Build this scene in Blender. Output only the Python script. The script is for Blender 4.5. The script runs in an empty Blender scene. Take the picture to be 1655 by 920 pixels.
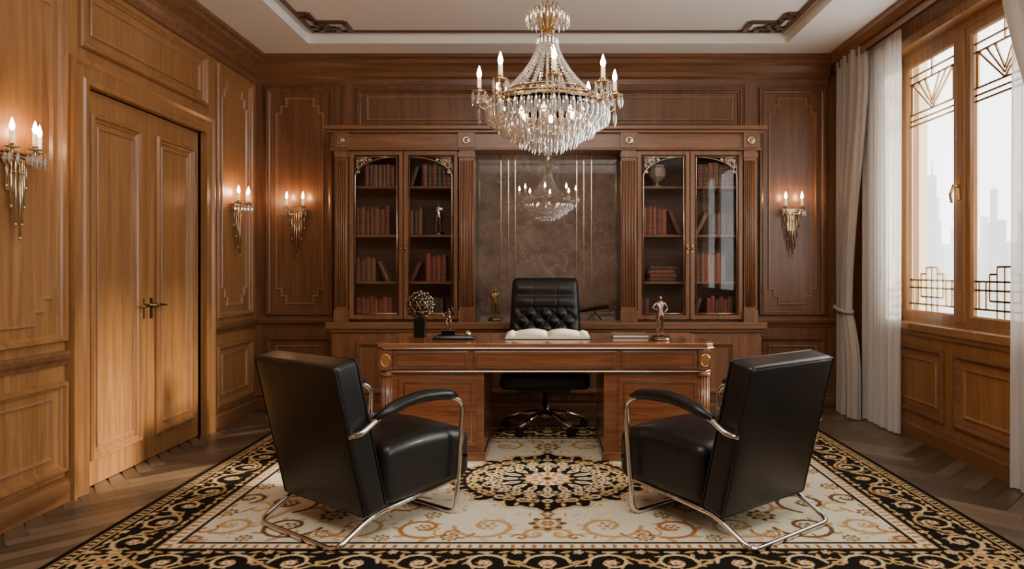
import bpy, bmesh, math, random
import numpy as np
from mathutils import Vector, Matrix
random.seed(7)
C = bpy.context.scene.collection
pi = math.pi

def lin(h):
    h = h.lstrip('#'); r = [int(h[i:i+2], 16)/255 for i in (0, 2, 4)]
    return tuple((c/12.92 if c <= .04045 else ((c+.055)/1.055)**2.4) for c in r)

# ---------------------------------------------------------------- materials
def newmat(name):
    m = bpy.data.materials.new(name); m.use_nodes = True
    nt = m.node_tree; b = nt.nodes['Principled BSDF']
    return m, nt, b
def plain(name, col, rough=.5, metal=0, bump=0, bscale=200, emis=None, es=0, coat=0, spec=.5, var=.06):
    m, nt, b = newmat(name); c = lin(col) if isinstance(col, str) else col
    N = nt.nodes; L = nt.links
    tc = N.new('ShaderNodeTexCoord')
    no = N.new('ShaderNodeTexNoise'); no.inputs['Scale'].default_value = bscale
    L.new(tc.outputs['Object'], no.inputs['Vector'])
    r = N.new('ShaderNodeValToRGB')
    r.color_ramp.elements[0].color = tuple(x*(1-var) for x in c)+(1,)
    r.color_ramp.elements[1].color = tuple(min(1, x*(1+var)) for x in c)+(1,)
    L.new(no.outputs['Fac'], r.inputs['Fac']); L.new(r.outputs['Color'], b.inputs['Base Color'])
    b.inputs['Roughness'].default_value = rough; b.inputs['Metallic'].default_value = metal
    b.inputs['Coat Weight'].default_value = coat; b.inputs['Coat Roughness'].default_value = .08
    b.inputs['Specular IOR Level'].default_value = spec
    if bump:
        bp = N.new('ShaderNodeBump'); bp.inputs['Strength'].default_value = bump; bp.inputs['Distance'].default_value = .002
        L.new(no.outputs['Fac'], bp.inputs['Height']); L.new(bp.outputs['Normal'], b.inputs['Normal'])
    if emis:
        b.inputs['Emission Color'].default_value = lin(emis)+(1,); b.inputs['Emission Strength'].default_value = es
    return m
def wood(name, c1, c2, axis='z', rough=.34, coat=.22, sc=1.0):
    m, nt, b = newmat(name); N = nt.nodes; L = nt.links
    tc = N.new('ShaderNodeTexCoord'); mp = N.new('ShaderNodeMapping')
    s = {'x': (.8, 14, 14), 'y': (14, .8, 14), 'z': (14, 14, .8)}[axis]
    mp.inputs['Scale'].default_value = tuple(v*sc for v in s)
    L.new(tc.outputs['Object'], mp.inputs['Vector'])
    n1 = N.new('ShaderNodeTexNoise'); n1.inputs['Scale'].default_value = 1.6; n1.inputs['Detail'].default_value = 8
    n1.inputs['Distortion'].default_value = .7; n1.inputs['Roughness'].default_value = .6
    n2 = N.new('ShaderNodeTexNoise'); n2.inputs['Scale'].default_value = 14; n2.inputs['Detail'].default_value = 4
    L.new(mp.outputs[0], n1.inputs['Vector']); L.new(mp.outputs[0], n2.inputs['Vector'])
    mx = N.new('ShaderNodeMath'); mx.operation = 'MULTIPLY_ADD'; mx.inputs[1].default_value = .3
    L.new(n2.outputs['Fac'], mx.inputs[0]); L.new(n1.outputs['Fac'], mx.inputs[2])
    r = N.new('ShaderNodeValToRGB'); a, e = r.color_ramp.elements
    a.position = .38; e.position = .92; a.color = lin(c1)+(1,); e.color = lin(c2)+(1,)
    L.new(mx.outputs[0], r.inputs['Fac']); L.new(r.outputs['Color'], b.inputs['Base Color'])
    b.inputs['Roughness'].default_value = rough; b.inputs['Coat Weight'].default_value = coat
    b.inputs['Coat Roughness'].default_value = .2
    bp = N.new('ShaderNodeBump'); bp.inputs['Strength'].default_value = .07; bp.inputs['Distance'].default_value = .003
    L.new(mx.outputs[0], bp.inputs['Height']); L.new(bp.outputs['Normal'], b.inputs['Normal'])
    return m
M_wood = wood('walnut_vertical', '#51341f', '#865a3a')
M_woodL = wood('walnut_sunlit_gold', '#734b2a', '#a87846')  # golden sunlight on the left wall is put into this walnut colour
M_woodx = wood('walnut_horizontal', '#51341f', '#865a3a', 'x')
M_woody = wood('walnut_lengthwise', '#5b3a23', '#90633d', 'y')
M_cab = wood('cabinet_walnut', '#5a3a24', '#946745')
M_cabx = wood('cabinet_walnut_horizontal', '#5a3a24', '#946745', 'x')
M_cabin = wood('cabinet_interior', '#3f2b1d', '#634532', 'x', .5, .05)
M_desk = wood('desk_mahogany', '#5a3522', '#8c5a39', 'x', .24, .5)
M_deskp = wood('desk_burl', '#56301c', '#925a38', 'x', .2, .6, 1.6)
M_desktop = wood('desk_polished_top', '#683c25', '#9c6640', 'x', .1, .9)
M_lite = wood('moulding_highlight', '#7d573a', '#ad825a', 'z', .28, .4)  # paler wood paints the edge highlight onto the beading
M_win = wood('window_oak', '#7b5533', '#aa7e50', 'z', .3, .4)
M_fret = wood('ceiling_fret_walnut', '#402819', '#60402b', 'x')
M_ceil = plain('ceiling_plaster', '#ebe8e2', .8, bump=.05, bscale=60, var=.02)
M_brass = plain('aged_brass', '#b8996a', .24, 1, var=.12, bscale=30)
M_lbrass = plain('pale_gold', '#cfba95', .28, 1, var=.12, bscale=30)
M_gold = plain('antique_gold', '#a38556', .28, 1, var=.2, bscale=60)
M_handle = plain('darkened_brass', '#75603f', .28, 1, var=.15, bscale=60)
M_chrome = plain('chrome', '#dad7d2', .08, 1, var=.02)
M_edge = plain('pewter_edge', '#9d948a', .22, 1, var=.05)
M_silver = plain('champagne_metal', '#c2b09a', .25, 1, var=.08)
M_fig = plain('rose_bronze', '#8f7566', .22, 1, var=.1)
M_bronze = plain('dark_bronze', '#7d6a56', .3, 1, var=.3, bscale=40)
M_dark = plain('blackened_bronze', '#2c231c', .45, .6, var=.2)
M_blk = plain('black_leather', '#0f0e0e', .38, 0, .3, 260, coat=.08, var=.15, spec=.4)
M_blkp = plain('black_lacquer', '#0c0b0b', .18, 0, coat=.6)
M_rubber = plain('black_rubber', '#151515', .6)
M_candle = plain('ivory_candle', '#efe2c8', .5, 0, emis='#ffd8a0', es=.6)
M_page = plain('paper', '#e9ddc6', .8, bump=.2, bscale=300)
M_cup = plain('smoked_silver', '#b8aca0', .14, 1)
M_urn = plain('pewter_urn', '#c2b4a6', .3, .5, var=.2, bscale=40)
def emis(name, col, s):
    m, nt, b = newmat(name); b.inputs['Base Color'].default_value = lin(col)+(1,)
    b.inputs['Emission Color'].default_value = lin(col)+(1,); b.inputs['Emission Strength'].default_value = s
    return m
M_bulb = emis('flame_bulb', '#ffcb96', 240)
M_bulb2 = emis('sconce_flame_bulb', '#ffc68c', 130)
M_bulb3 = emis('added_glow_bulb', '#ffcb96', 80)
def glassy(name, tint, gl, rough=.02, k=.35, em=0):
    m = bpy.data.materials.new(name); m.use_nodes = True; nt = m.node_tree; nt.nodes.clear(); N = nt.nodes; L = nt.links
    o = N.new('ShaderNodeOutputMaterial'); t = N.new('ShaderNodeBsdfTransparent'); t.inputs[0].default_value = tint+(1,)
    g = N.new('ShaderNodeBsdfGlossy'); g.inputs['Roughness'].default_value = rough
    lw = N.new('ShaderNodeLayerWeight'); lw.inputs[0].default_value = .3
    ma = N.new('ShaderNodeMath'); ma.operation = 'MULTIPLY_ADD'; ma.inputs[1].default_value = k; ma.inputs[2].default_value = gl
    L.new(lw.outputs['Fresnel'], ma.inputs[0])
    mx = N.new('ShaderNodeMixShader'); L.new(ma.outputs[0], mx.inputs[0]); L.new(t.outputs[0], mx.inputs[1]); L.new(g.outputs[0], mx.inputs[2])
    if em:
        e = N.new('ShaderNodeBsdfTranslucent'); e.inputs[0].default_value = (1, .97, .93, 1); df = N.new('ShaderNodeBsdfDiffuse'); df.inputs[0].default_value = (1, .96, .91, 1)
        m2 = N.new('ShaderNodeMixShader'); m2.inputs[0].default_value = .5; L.new(e.outputs[0], m2.inputs[1]); L.new(df.outputs[0], m2.inputs[2])
        m3 = N.new('ShaderNodeMixShader'); m3.inputs[0].default_value = em; L.new(mx.outputs[0], m3.inputs[1]); L.new(m2.outputs[0], m3.inputs[2]); L.new(m3.outputs[0], o.inputs[0])
    else: L.new(mx.outputs[0], o.inputs[0])
    return m
M_glass = glassy('window_glass', (.97, .98, 1), .0)
M_cabglass = glassy('cabinet_glass', (.94, .93, .92), .015, .02, .25)
M_crys = glassy('crystal', (.97, .96, .95), .26, .04, .7, .2)
def cloth(name, col, tr, tl):
    m = bpy.data.materials.new(name); m.use_nodes = True; nt = m.node_tree; nt.nodes.clear(); N = nt.nodes; L = nt.links
    c = lin(col)+(1,)
    tc = N.new('ShaderNodeTexCoord'); no = N.new('ShaderNodeTexNoise'); no.inputs['Scale'].default_value = 300
    L.new(tc.outputs['Object'], no.inputs['Vector'])
    bp = N.new('ShaderNodeBump'); bp.inputs['Strength'].default_value = .15; bp.inputs['Distance'].default_value = .001
    L.new(no.outputs['Fac'], bp.inputs['Height'])
    o = N.new('ShaderNodeOutputMaterial'); d = N.new('ShaderNodeBsdfDiffuse'); d.inputs[0].default_value = c
    L.new(bp.outputs[0], d.inputs['Normal'])
    t = N.new('ShaderNodeBsdfTranslucent'); t.inputs[0].default_value = c
    p = N.new('ShaderNodeBsdfTransparent')
    a = N.new('ShaderNodeMixShader'); a.inputs[0].default_value = tl; L.new(d.outputs[0], a.inputs[1]); L.new(t.outputs[0], a.inputs[2])
    q = N.new('ShaderNodeMixShader'); q.inputs[0].default_value = tr; L.new(a.outputs[0], q.inputs[1]); L.new(p.outputs[0], q.inputs[2])
    L.new(q.outputs[0], o.inputs[0]); return m
M_drape = cloth('linen_drape', '#bdb4a9', 0, .12)
M_sheer = cloth('sheer_voile', '#f1eee9', .15, .4)
# marble
m, nt, b = newmat('brown_marble'); M_marble = m; N = nt.nodes; L = nt.links
tc = N.new('ShaderNodeTexCoord'); n1 = N.new('ShaderNodeTexNoise'); n1.inputs['Scale'].default_value = 5; n1.inputs['Detail'].default_value = 12; n1.inputs['Roughness'].default_value = .7
L.new(tc.outputs['Object'], n1.inputs['Vector']); r = N.new('ShaderNodeValToRGB')
r.color_ramp.elements[0].position = .3; r.color_ramp.elements[0].color = lin('#4e433b')+(1,)
r.color_ramp.elements[1].position = .72; r.color_ramp.elements[1].color = lin('#8c7d71')+(1,)
n3 = N.new('ShaderNodeTexNoise'); n3.inputs['Scale'].default_value = 2.2; n3.inputs['Detail'].default_value = 7; n3.inputs['Distortion'].default_value = .6
L.new(tc.outputs['Object'], n3.inputs['Vector'])
s1 = N.new('ShaderNodeMath'); s1.operation = 'SUBTRACT'; s1.inputs[1].default_value = .5; L.new(n3.outputs['Fac'], s1.inputs[0])
s2 = N.new('ShaderNodeMath'); s2.operation = 'ABSOLUTE'; L.new(s1.outputs[0], s2.inputs[0])
r2 = N.new('ShaderNodeValToRGB'); r2.color_ramp.elements[0].color = (.35, .35, .35, 1); r2.color_ramp.elements[1].position = .01; r2.color_ramp.elements[1].color = (0, 0, 0, 1)
L.new(s2.outputs[0], r2.inputs['Fac']); mm = N.new('ShaderNodeMixRGB'); L.new(r2.outputs[0], mm.inputs[0]); L.new(n1.outputs['Fac'], r.inputs['Fac'])
L.new(r.outputs[0], mm.inputs[1]); mm.inputs[2].default_value = lin('#ab9d92')+(1,); L.new(mm.outputs[0], b.inputs['Base Color'])
b.inputs['Roughness'].default_value = .5; b.inputs['Specular IOR Level'].default_value = .2; b.inputs['Coat Weight'].default_value = 1; b.inputs['Coat IOR'].default_value = 2.6; b.inputs['Coat Roughness'].default_value = .0
def attrmat(name, rough, noise, spec=.5, lo=.72, hi=1.25):
    m, nt, b = newmat(name); N = nt.nodes; L = nt.links
    at = N.new('ShaderNodeAttribute'); at.attribute_name = 'Col'
    tc = N.new('ShaderNodeTexCoord'); no = N.new('ShaderNodeTexNoise'); no.inputs['Scale'].default_value = noise; no.inputs['Detail'].default_value = 3
    L.new(tc.outputs['Object'], no.inputs['Vector'])
    rp = N.new('ShaderNodeMapRange'); rp.inputs[3].default_value = lo; rp.inputs[4].default_value = hi; L.new(no.outputs['Fac'], rp.inputs[0])
    mu = N.new('ShaderNodeVectorMath'); mu.operation = 'SCALE'; L.new(at.outputs['Color'], mu.inputs[0]); L.new(rp.outputs[0], mu.inputs['Scale'])
    L.new(mu.outputs[0], b.inputs['Base Color']); b.inputs['Roughness'].default_value = rough; b.inputs['Specular IOR Level'].default_value = spec
    bp = N.new('ShaderNodeBump'); bp.inputs['Strength'].default_value = .3; bp.inputs['Distance'].default_value = .002
    L.new(no.outputs['Fac'], bp.inputs['Height']); L.new(bp.outputs[0], b.inputs['Normal'])
    return m
M_rug = attrmat('rug_wool', .95, 130, .1)
M_floor = attrmat('herringbone_oak', .36, 9)

# ---------------------------------------------------------------- mesh builder
def fillet(pts, r, n=6):
    P = [Vector(p) for p in pts]; out = [P[0]]
    for i in range(1, len(P)-1):
        a, b, c = P[i-1], P[i], P[i+1]; d0 = (a-b); d1 = (c-b)
        rr = min(r, d0.length*.48, d1.length*.48); p0 = b+d0.normalized()*rr; p1 = b+d1.normalized()*rr
        for k in range(n+1):
            t = k/n; out.append(p0*(1-t)**2+b*2*t*(1-t)+p1*t*t)
    out.append(P[-1]); return out
class MB:
    def __init__(s): s.v = []; s.f = []; s.m = []; s.s = []
    def add(s, vs, fs, mi=0, sm=False):
        o = len(s.v); s.v += [tuple(v) for v in vs]; s.f += [tuple(i+o for i in f) for f in fs]; s.m += [mi]*len(fs); s.s += [sm]*len(fs)
    def box(s, x0, x1, y0, y1, z0, z1, mi=0, M=None):
        vs = [Vector((x, y, z)) for x in (x0, x1) for y in (y0, y1) for z in (z0, z1)]
        if M: vs = [M @ v for v in vs]
        s.add(vs, [(0, 1, 3, 2), (4, 6, 7, 5), (0, 4, 5, 1), (2, 3, 7, 6), (0, 2, 6, 4), (1, 5, 7, 3)], mi)
    def bar(s, p0, p1, w, h, mi=0, up=(0, 0, 1)):
        p0 = Vector(p0); p1 = Vector(p1); d = (p1-p0).normalized(); u = Vector(up)
        a = d.cross(u).normalized()*w/2; b = a.cross(d).normalized()*h/2
        vs = [p+i*a+j*b for p in (p0, p1) for i in (-1, 1) for j in (-1, 1)]
        s.add(vs, [(0, 1, 3, 2), (4, 6, 7, 5), (0, 4, 5, 1), (2, 3, 7, 6), (0, 2, 6, 4), (1, 5, 7, 3)], mi)
    def tube(s, pts, r, n=10, mi=0, closed=False, cap=True):
        P = [Vector(p) for p in pts]; k = len(P); R = r if isinstance(r, (list, tuple)) else [r]*k
        T = []
        for i in range(k):
            a = P[(i-1) % k] if (closed or i > 0) else P[i]; b = P[(i+1) % k] if (closed or i < k-1) else P[i]
            T.append((b-a).normalized())
        nn = T[0].orthogonal().normalized(); vs = []
        for i in range(k):
            nn = (nn-T[i]*nn.dot(T[i])); nn = nn.normalized() if nn.length > 1e-6 else T[i].orthogonal().normalized()
            bb = T[i].cross(nn)
            for j in range(n):
                a = 2*pi*j/n; vs.append(P[i]+(nn*math.cos(a)+bb*math.sin(a))*R[i])
        fs = []
        for i in range(k if closed else k-1):
            for j in range(n):
                fs.append((i*n+j, i*n+(j+1) % n, ((i+1) % k)*n+(j+1) % n, ((i+1) % k)*n+j))
        s.add(vs, fs, mi, True)
        if cap and not closed:
            o = len(s.v)-len(vs)
            s.f += [tuple(o+j for j in range(n))[::-1], tuple(o+(k-1)*n+j for j in range(n))]; s.m += [mi]*2; s.s += [False]*2
    def cyl(s, p0, p1, r0, r1=None, n=16, mi=0): s.tube([p0, p1], [r0, r0 if r1 is None else r1], n, mi)
    def lathe(s, prof, c=(0, 0, 0), n=20, mi=0, sm=True):
        c = Vector(c); vs = []; k = len(prof)
        for (r, z) in prof:
            for j in range(n):
                a = 2*pi*j/n; vs.append(c+Vector((r*math.cos(a), r*math.sin(a), z)))
        fs = [(i*n+j, i*n+(j+1) % n, (i+1)*n+(j+1) % n, (i+1)*n+j) for i in range(k-1) for j in range(n)]
        s.add(vs, fs, mi, sm)
        o = len(s.v)-len(vs); s.f += [tuple(o+j for j in range(n))[::-1], tuple(o+(k-1)*n+j for j in range(n))]; s.m += [mi]*2; s.s += [False]*2
    def sph(s, c, r, mi=0, n=12, m=8, sc=(1, 1, 1), sm=True):
        c = Vector(c); vs = [c+Vector((0, 0, r*sc[2]))]
        for i in range(1, m):
            t = pi*i/m
            for j in range(n):
                a = 2*pi*j/n; vs.append(c+Vector((r*sc[0]*math.sin(t)*math.cos(a), r*sc[1]*math.sin(t)*math.sin(a), r*sc[2]*math.cos(t))))
        vs.append(c-Vector((0, 0, r*sc[2]))); fs = [(0, 1+j, 1+(j+1) % n) for j in range(n)]
        for i in range(m-2):
            for j in range(n): fs.append((1+i*n+j, 1+(i+1)*n+j, 1+(i+1)*n+(j+1) % n, 1+i*n+(j+1) % n))
        e = len(vs)-1; fs += [(e, 1+(m-2)*n+(j+1) % n, 1+(m-2)*n+j) for j in range(n)]
        s.add(vs, fs, mi, sm)
    def rbox(s, c, h, r, mi=0, M=None, puff=(0, 0, 0), n=8, fn=None):
        c = Vector(c)
        def samp(H):
            a = [-H+r*k/4 for k in range(5)]
            mid = [-(H-r)+(2*(H-r))*k/n for k in range(1, n)]
            return a+mid+[-x for x in a[::-1]]
        for ax in range(3):
            u, v = [i for i in range(3) if i != ax]; U = samp(h[u]); V = samp(h[v])
            for sg in (-1, 1):
                vs = []
                for a in U:
                    for b in V:
                        p = [0, 0, 0]; p[ax] = sg*h[ax]; p[u] = a; p[v] = b
                        q = [max(-(h[i]-r), min(h[i]-r, p[i])) for i in range(3)]
                        d = Vector([p[i]-q[i] for i in range(3)]); P = Vector(q)+(d.normalized()*r if d.length > 1e-9 else Vector())
                        for i in range(3):
                            if puff[i]:
                                o1, o2 = [k for k in range(3) if k != i]
                                P[i] += math.copysign(1, P[i])*puff[i]*(abs(P[i])/h[i])*max(0, 1-(P[o1]/h[o1])**2)*max(0, 1-(P[o2]/h[o2])**2)
                        if fn: P = fn(P)
                        P = c+P
                        if M: P = M @ P
                        vs.append(P)
                k = len(V); fs = []
                for i in range(len(U)-1):
                    for j in range(k-1):
                        f = (i*k+j, (i+1)*k+j, (i+1)*k+j+1, i*k+j+1)
                        if (sg < 0) ^ (ax == 1): f = f[::-1]
                        fs.append(f)
                s.add(vs, fs, mi, True)
    def sweep(s, path, prof, O, u, v, nrm, closed=True, mi=0):
        O = Vector(O); u = Vector(u); v = Vector(v); nrm = Vector(nrm); k = len(path); P = [Vector(p) for p in path]; vs = []
        for i in range(k):
            if closed or 0 < i < k-1: d0 = (P[i]-P[i-1]).normalized(); d1 = (P[(i+1) % k]-P[i]).normalized()
            elif i == 0: d0 = d1 = (P[1]-P[0]).normalized()
            else: d0 = d1 = (P[-1]-P[-2]).normalized()
            n0 = Vector((-d0.y, d0.x)); n1 = Vector((-d1.y, d1.x)); mm = (n0+n1)/(1+n0.dot(n1))
            for (o, h) in prof:
                q = P[i]+mm*o; vs.append(O+u*q.x+v*q.y+nrm*h)
        n = len(prof); fs = []
        for i in range(k if closed else k-1):
            for j in range(n-1): fs.append((i*n+j, i*n+j+1, ((i+1) % k)*n+j+1, ((i+1) % k)*n+j))
        if not closed: fs += [tuple(range(n)), tuple((k-1)*n+j for j in range(n))]
        s.add(vs, fs, mi)
    def build(s, name, mats, parent=None, bevel=0, world=False, weld=False):
        me = bpy.data.meshes.new(name); vs = s.v
        if world and parent: o = parent.location; vs = [(v[0]-o[0], v[1]-o[1], v[2]-o[2]) for v in vs]
        me.from_pydata(vs, [], s.f)
        for mt in (mats if isinstance(mats, (list, tuple)) else [mats]): me.materials.append(mt)
        me.polygons.foreach_set('material_index', s.m); me.polygons.foreach_set('use_smooth', s.s)
        if weld:
            bm = bmesh.new(); bm.from_mesh(me); bmesh.ops.remove_doubles(bm, verts=bm.verts, dist=1e-5)
            bmesh.ops.recalc_face_normals(bm, faces=bm.faces); bm.to_mesh(me); bm.free()
        me.update(); o = bpy.data.objects.new(name, me); C.objects.link(o)
        if parent: o.parent = parent
        if bevel:
            b = o.modifiers.new('b', 'BEVEL'); b.width = bevel; b.segments = 2; b.limit_method = 'ANGLE'
        return o
def thing(name, label, cat, loc=(0, 0, 0), rz=0, **kw):
    o = bpy.data.objects.new(name, None); C.objects.link(o); o.location = loc; o.rotation_euler = (0, 0, rz)
    o.empty_display_size = .1; o['label'] = label; o['category'] = cat
    for k, v in kw.items(): o[k] = v
    return o
def tag(o, label, cat, **kw):
    o['label'] = label; o['category'] = cat
    for k, v in kw.items(): o[k] = v
    return o
def dup(root, loc, rz=0, label=None):
    n = root.copy(); C.objects.link(n); n.location = loc; n.rotation_euler = (0, 0, rz)
    if label: n['label'] = label
    def rec(a, b):
        for ch in list(a.children):
            c = ch.copy(); C.objects.link(c); c.parent = b; rec(ch, c)
    rec(root, n); return n
def struct(o, label, cat='wall'): o['kind'] = 'structure'; o['label'] = label; o['category'] = cat; return o
def rect(a0, b0, a1, b1): return [(a0, b0), (a1, b0), (a1, b1), (a0, b1)]
def notched(a0, b0, a1, b1, p, q, corners=(1, 1, 1, 1)):
    r = []
    c = [(a0, b0, 1, 1), (a1, b0, -1, 1), (a1, b1, -1, -1), (a0, b1, 1, -1)]
    for i, (x, y, sx, sy) in enumerate(c):
        if not corners[i]: r.append((x, y)); continue
        pts = [(x, y+sy*2*q), (x+sx*p, y+sy*2*q), (x+sx*p, y+sy*q), (x+sx*2*p, y+sy*q), (x+sx*2*p, y)]
        if i in (1, 3): pts = pts[::-1]
        r += pts
    return r
PROF = [(0, 0), (0, .018), (.008, .032), (.022, .032), (.03, .016), (.042, .01), (.048, 0)]
THIN = [(0, 0), (0, .01), (.004, .016), (.01, .016), (.014, .006), (.017, 0)]

XL, XR, YB, YF, ZC = -2.72, 2.85, 6.65, -1.6, 3.29
# ---------------------------------------------------------------- floor
W_, Ln = .1, 6
vs = []; fs = []; cols = []
n2 = 2*Ln
def addp(x0, y0, x1, y1):
    g = .002
    P = [(x0*W_+g, y0*W_+g), (x1*W_-g, y0*W_+g), (x1*W_-g, y1*W_-g), (x0*W_+g, y1*W_-g)]
    c = math.cos(pi/4); R = [((a-b)*c, (a+b)*c+2.5) for a, b in P]
    cx = sum(p[0] for p in R)/4; cy = sum(p[1] for p in R)/4
    if not (XL-.1 < cx < XR+.1 and YF-.1 < cy < YB+.1): return
    o = len(vs); vs.extend([(max(XL-.2, min(XR+.2, p[0])), max(YF-.1, min(YB+.15, p[1])), 0) for p in R]); fs.append((o, o+1, o+2, o+3))
    k = random.uniform(.5, 1.45); col = lin('#665441'); cols.extend([(col[0]*k, col[1]*k, col[2]*k, 1)]*4)
for y in range(-70, 70):
    for mm in range(-8, 9):
        x = y+n2*mm
        if abs(x) < 80: addp(x, y, x+Ln, y+1)
        x2 = y; y2 = x2+1-n2*mm
        if abs(y2) < 80: addp(x2, y2, x2+1, y2+Ln)
o = len(vs)
vs += [(XL-.2, YF-.2, -.003), (XR+.2, YF-.2, -.003), (XR+.2, YB+.2, -.003), (XL-.2, YB+.2, -.003), (XL-.2, YF-.2, -.2), (XR+.2, YF-.2, -.2), (XR+.2, YB+.2, -.2), (XL-.2, YB+.2, -.2)]
fs += [(o, o+1, o+2, o+3), (o+4, o+7, o+6, o+5), (o, o+4, o+5, o+1), (o+1, o+5, o+6, o+2), (o+2, o+6, o+7, o+3), (o+3, o+7, o+4, o)]; cols += [(.01, .006, .004, 1)]*8
me = bpy.data.meshes.new('floor'); me.from_pydata(vs, [], fs); a = me.color_attributes.new('Col', 'FLOAT_COLOR', 'POINT')
a.data.foreach_set('color', np.array(cols, dtype=np.float32).ravel()); me.materials.append(M_floor)
fl = bpy.data.objects.new('floor', me); C.objects.link(fl); struct(fl, 'dark herringbone oak parquet floor', 'floor')

# ---------------------------------------------------------------- ceiling with tray
TX, TY1, TY0 = 2.1, 6.24, -1.0
b = MB(); t = 3.6
b.box(XL-.2, -TX, YF-.2, YB+.2, ZC, t); b.box(TX, XR+.2, YF-.2, YB+.2, ZC, t)
b.box(-TX, TX, TY1, YB+.2, ZC, t); b.box(-TX, TX, YF-.2, TY0, ZC, t); b.box(-TX, TX, TY0, TY1, ZC+.09, t)
struct(b.build('ceiling', M_ceil), 'white plaster tray ceiling', 'ceiling')
b = MB(); zt = ZC+.09
b.sweep(rect(-TX+.05, TY0+.05, TX-.05, TY1-.05), [(0, 0), (0, .02), (.03, .02), (.03, 0)], (0, 0, zt), (1, 0, 0), (0, 1, 0), (0, 0, -1))
for sx in (-1, 1):   # corner fretwork
    for k, (ax, ay, bx, by) in enumerate([(.05, .16, .3, .16), (.3, .05, .3, .16), (.16, .05, .16, .5), (.05, .5, .16, .5), (.16, .3, .4, .3), (.4, .05, .4, .3), (.05, .4, .16, .4), (.23, .16, .23, .3)]):
        b.bar((sx*(TX-ax), TY1-ay, zt-.01), (sx*(TX-bx), TY1-by, zt-.01), .042, .02)
struct(b.build('trim_1', M_fret), 'dark walnut fret border on the ceiling', 'ceiling trim')

# ---------------------------------------------------------------- walls
DY0, DY1, DZ = 4.15, 5.58, 2.38
b = MB()
b.box(XL-.25, XL, YF, DY0, 0, t); b.box(XL-.25, XL, DY1, YB+.2, 0, t); b.box(XL-.25, XL, DY0, DY1, DZ, t); b.box(XL-.3, XL-.2, DY0-.1, DY1+.1, 0, DZ+.1)
struct(b.build('wall_left', M_woodL), 'walnut panelled wall, sunlit gold painted into its colour')
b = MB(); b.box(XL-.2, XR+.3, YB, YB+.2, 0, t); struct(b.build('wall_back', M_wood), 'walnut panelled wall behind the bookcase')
WY0, WY1, WZ0, WZ1 = 3.3, 5.94, .87, 3.06
VY0, VY1 = -1.2, 2.6  # added opening out of view, lets in fill daylight
b = MB(); b.box(XL-.2, XR+.3, YF-.2, YF, 0, t); struct(b.build('wall_front', M_wood), 'walnut wall')
b = MB()
for (y0, y1) in ((YF, VY0), (VY1, WY0), (WY1, YB+.2)): b.box(XR, XR+.25, y0, y1, 0, t)
for (y0, y1) in ((VY0, VY1), (WY0, WY1)): b.box(XR, XR+.25, y0, y1, 0, WZ0); b.box(XR, XR+.25, y0, y1, WZ1, t)
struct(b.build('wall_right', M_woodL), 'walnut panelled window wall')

ntr = [1]
def trimobj(b, mat, label, name=None):
    if name is None: ntr[0] += 1; name = 'trim_%d' % ntr[0]
    return struct(b.build(name, mat), label, 'wall trim')
def bk(b, path, prof=PROF, h=0): b.sweep(path, prof, (0, YB-h, 0), (1, 0, 0), (0, 0, 1), (0, -1, 0))
def lf(b, path, prof=PROF): b.sweep(path, prof, (XL, 0, 0), (0, 1, 0), (0, 0, 1), (1, 0, 0))
def rt(b, path, prof=PROF): b.sweep(path, prof, (XR, 0, 0), (0, 1, 0), (0, 0, 1), (-1, 0, 0))
b = MB(); q = MB()
for (a0, a1) in ((-2.63, -2.0), (1.97, 2.6)):
    bk(b, rect(a0, .88, a1, 3.0)); bk(q, notched(a0+.09, .98, a1-.09, 2.91, .045, .07), THIN)
    bk(b, rect(a0, .16, a1, .68)); bk(q, rect(a0+.09, .24, a1-.09, .6), THIN)
bk(b, rect(-1.78, 2.62, 1.82, 3.0)); bk(q, rect(-1.69, 2.7, 1.73, 2.92), THIN)
for x in (-1.87, 1.89): b.box(x-.05, x+.05, YB-.015, YB, .85, 3.05)
b.box(XL, XL+.05, YB-.02, YB, 0, 3.05)
trimobj(b, M_wood, 'walnut raised panel mouldings'); trimobj(q, M_lite, 'polished inner panel beading')
b = MB(); q = MB()
for (y0, y1) in ((2.55, 4.0), (.9, 2.4), (-.75, .75), (5.82, 6.52)):
    lf(b, rect(y0, .9, y1, 3.0)); lf(q, notched(y0+.1, 1.0, y1-.1, 2.9, .07 if y1-y0 > .8 else .045, .07), THIN)
    lf(b, rect(y0, .17, y1, .68)); lf(q, rect(y0+.1, .26, y1-.1, .6), THIN)
lf(b, rect(4.12, 2.6, 5.66, 3.0)); lf(q, rect(4.22, 2.69, 5.56, 2.91), THIN)
trimobj(b, M_woodL, 'walnut raised panel mouldings in painted sunlit gold'); trimobj(q, M_lite, 'polished inner panel beading')
b = MB(); q = MB()
for (y0, y1) in ((5.1, 5.86), (4.2, 4.96), (3.3, 4.06), (2.3, 3.1)):
    rt(b, rect(y0, .2, y1, .72)); rt(q, rect(y0+.1, .29, y1-.1, .63), THIN)
trimobj(b, M_woody, 'walnut panels under the window'); trimobj(q, M_lite, 'polished inner panel beading')
CP = [(0, 3.03), (.015, 3.03), (.02, 3.08), (.045, 3.1), (.045, 3.14), (.08, 3.19), (.105, 3.21), (.105, 3.245), (.13, 3.26), (.13, ZC)]
b = MB(); b.sweep([(2.62, YB), (XL, YB), (XL, YF)], CP, (0, 0, 0), (1, 0, 0), (0, 1, 0), (0, 0, 1), False); trimobj(b, M_woodx, 'deep walnut crown cornice')
b = MB()
b.sweep([(2.85, YF), (2.85, YB)], [(.2, 3.14), (.2, 3.2), (.225, 3.2), (.26, 3.245), (.26, ZC), (.17, ZC), (.17, 3.14)], (0, 0, 0), (1, 0, 0), (0, 1, 0), (0, 0, 1), False)
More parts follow.
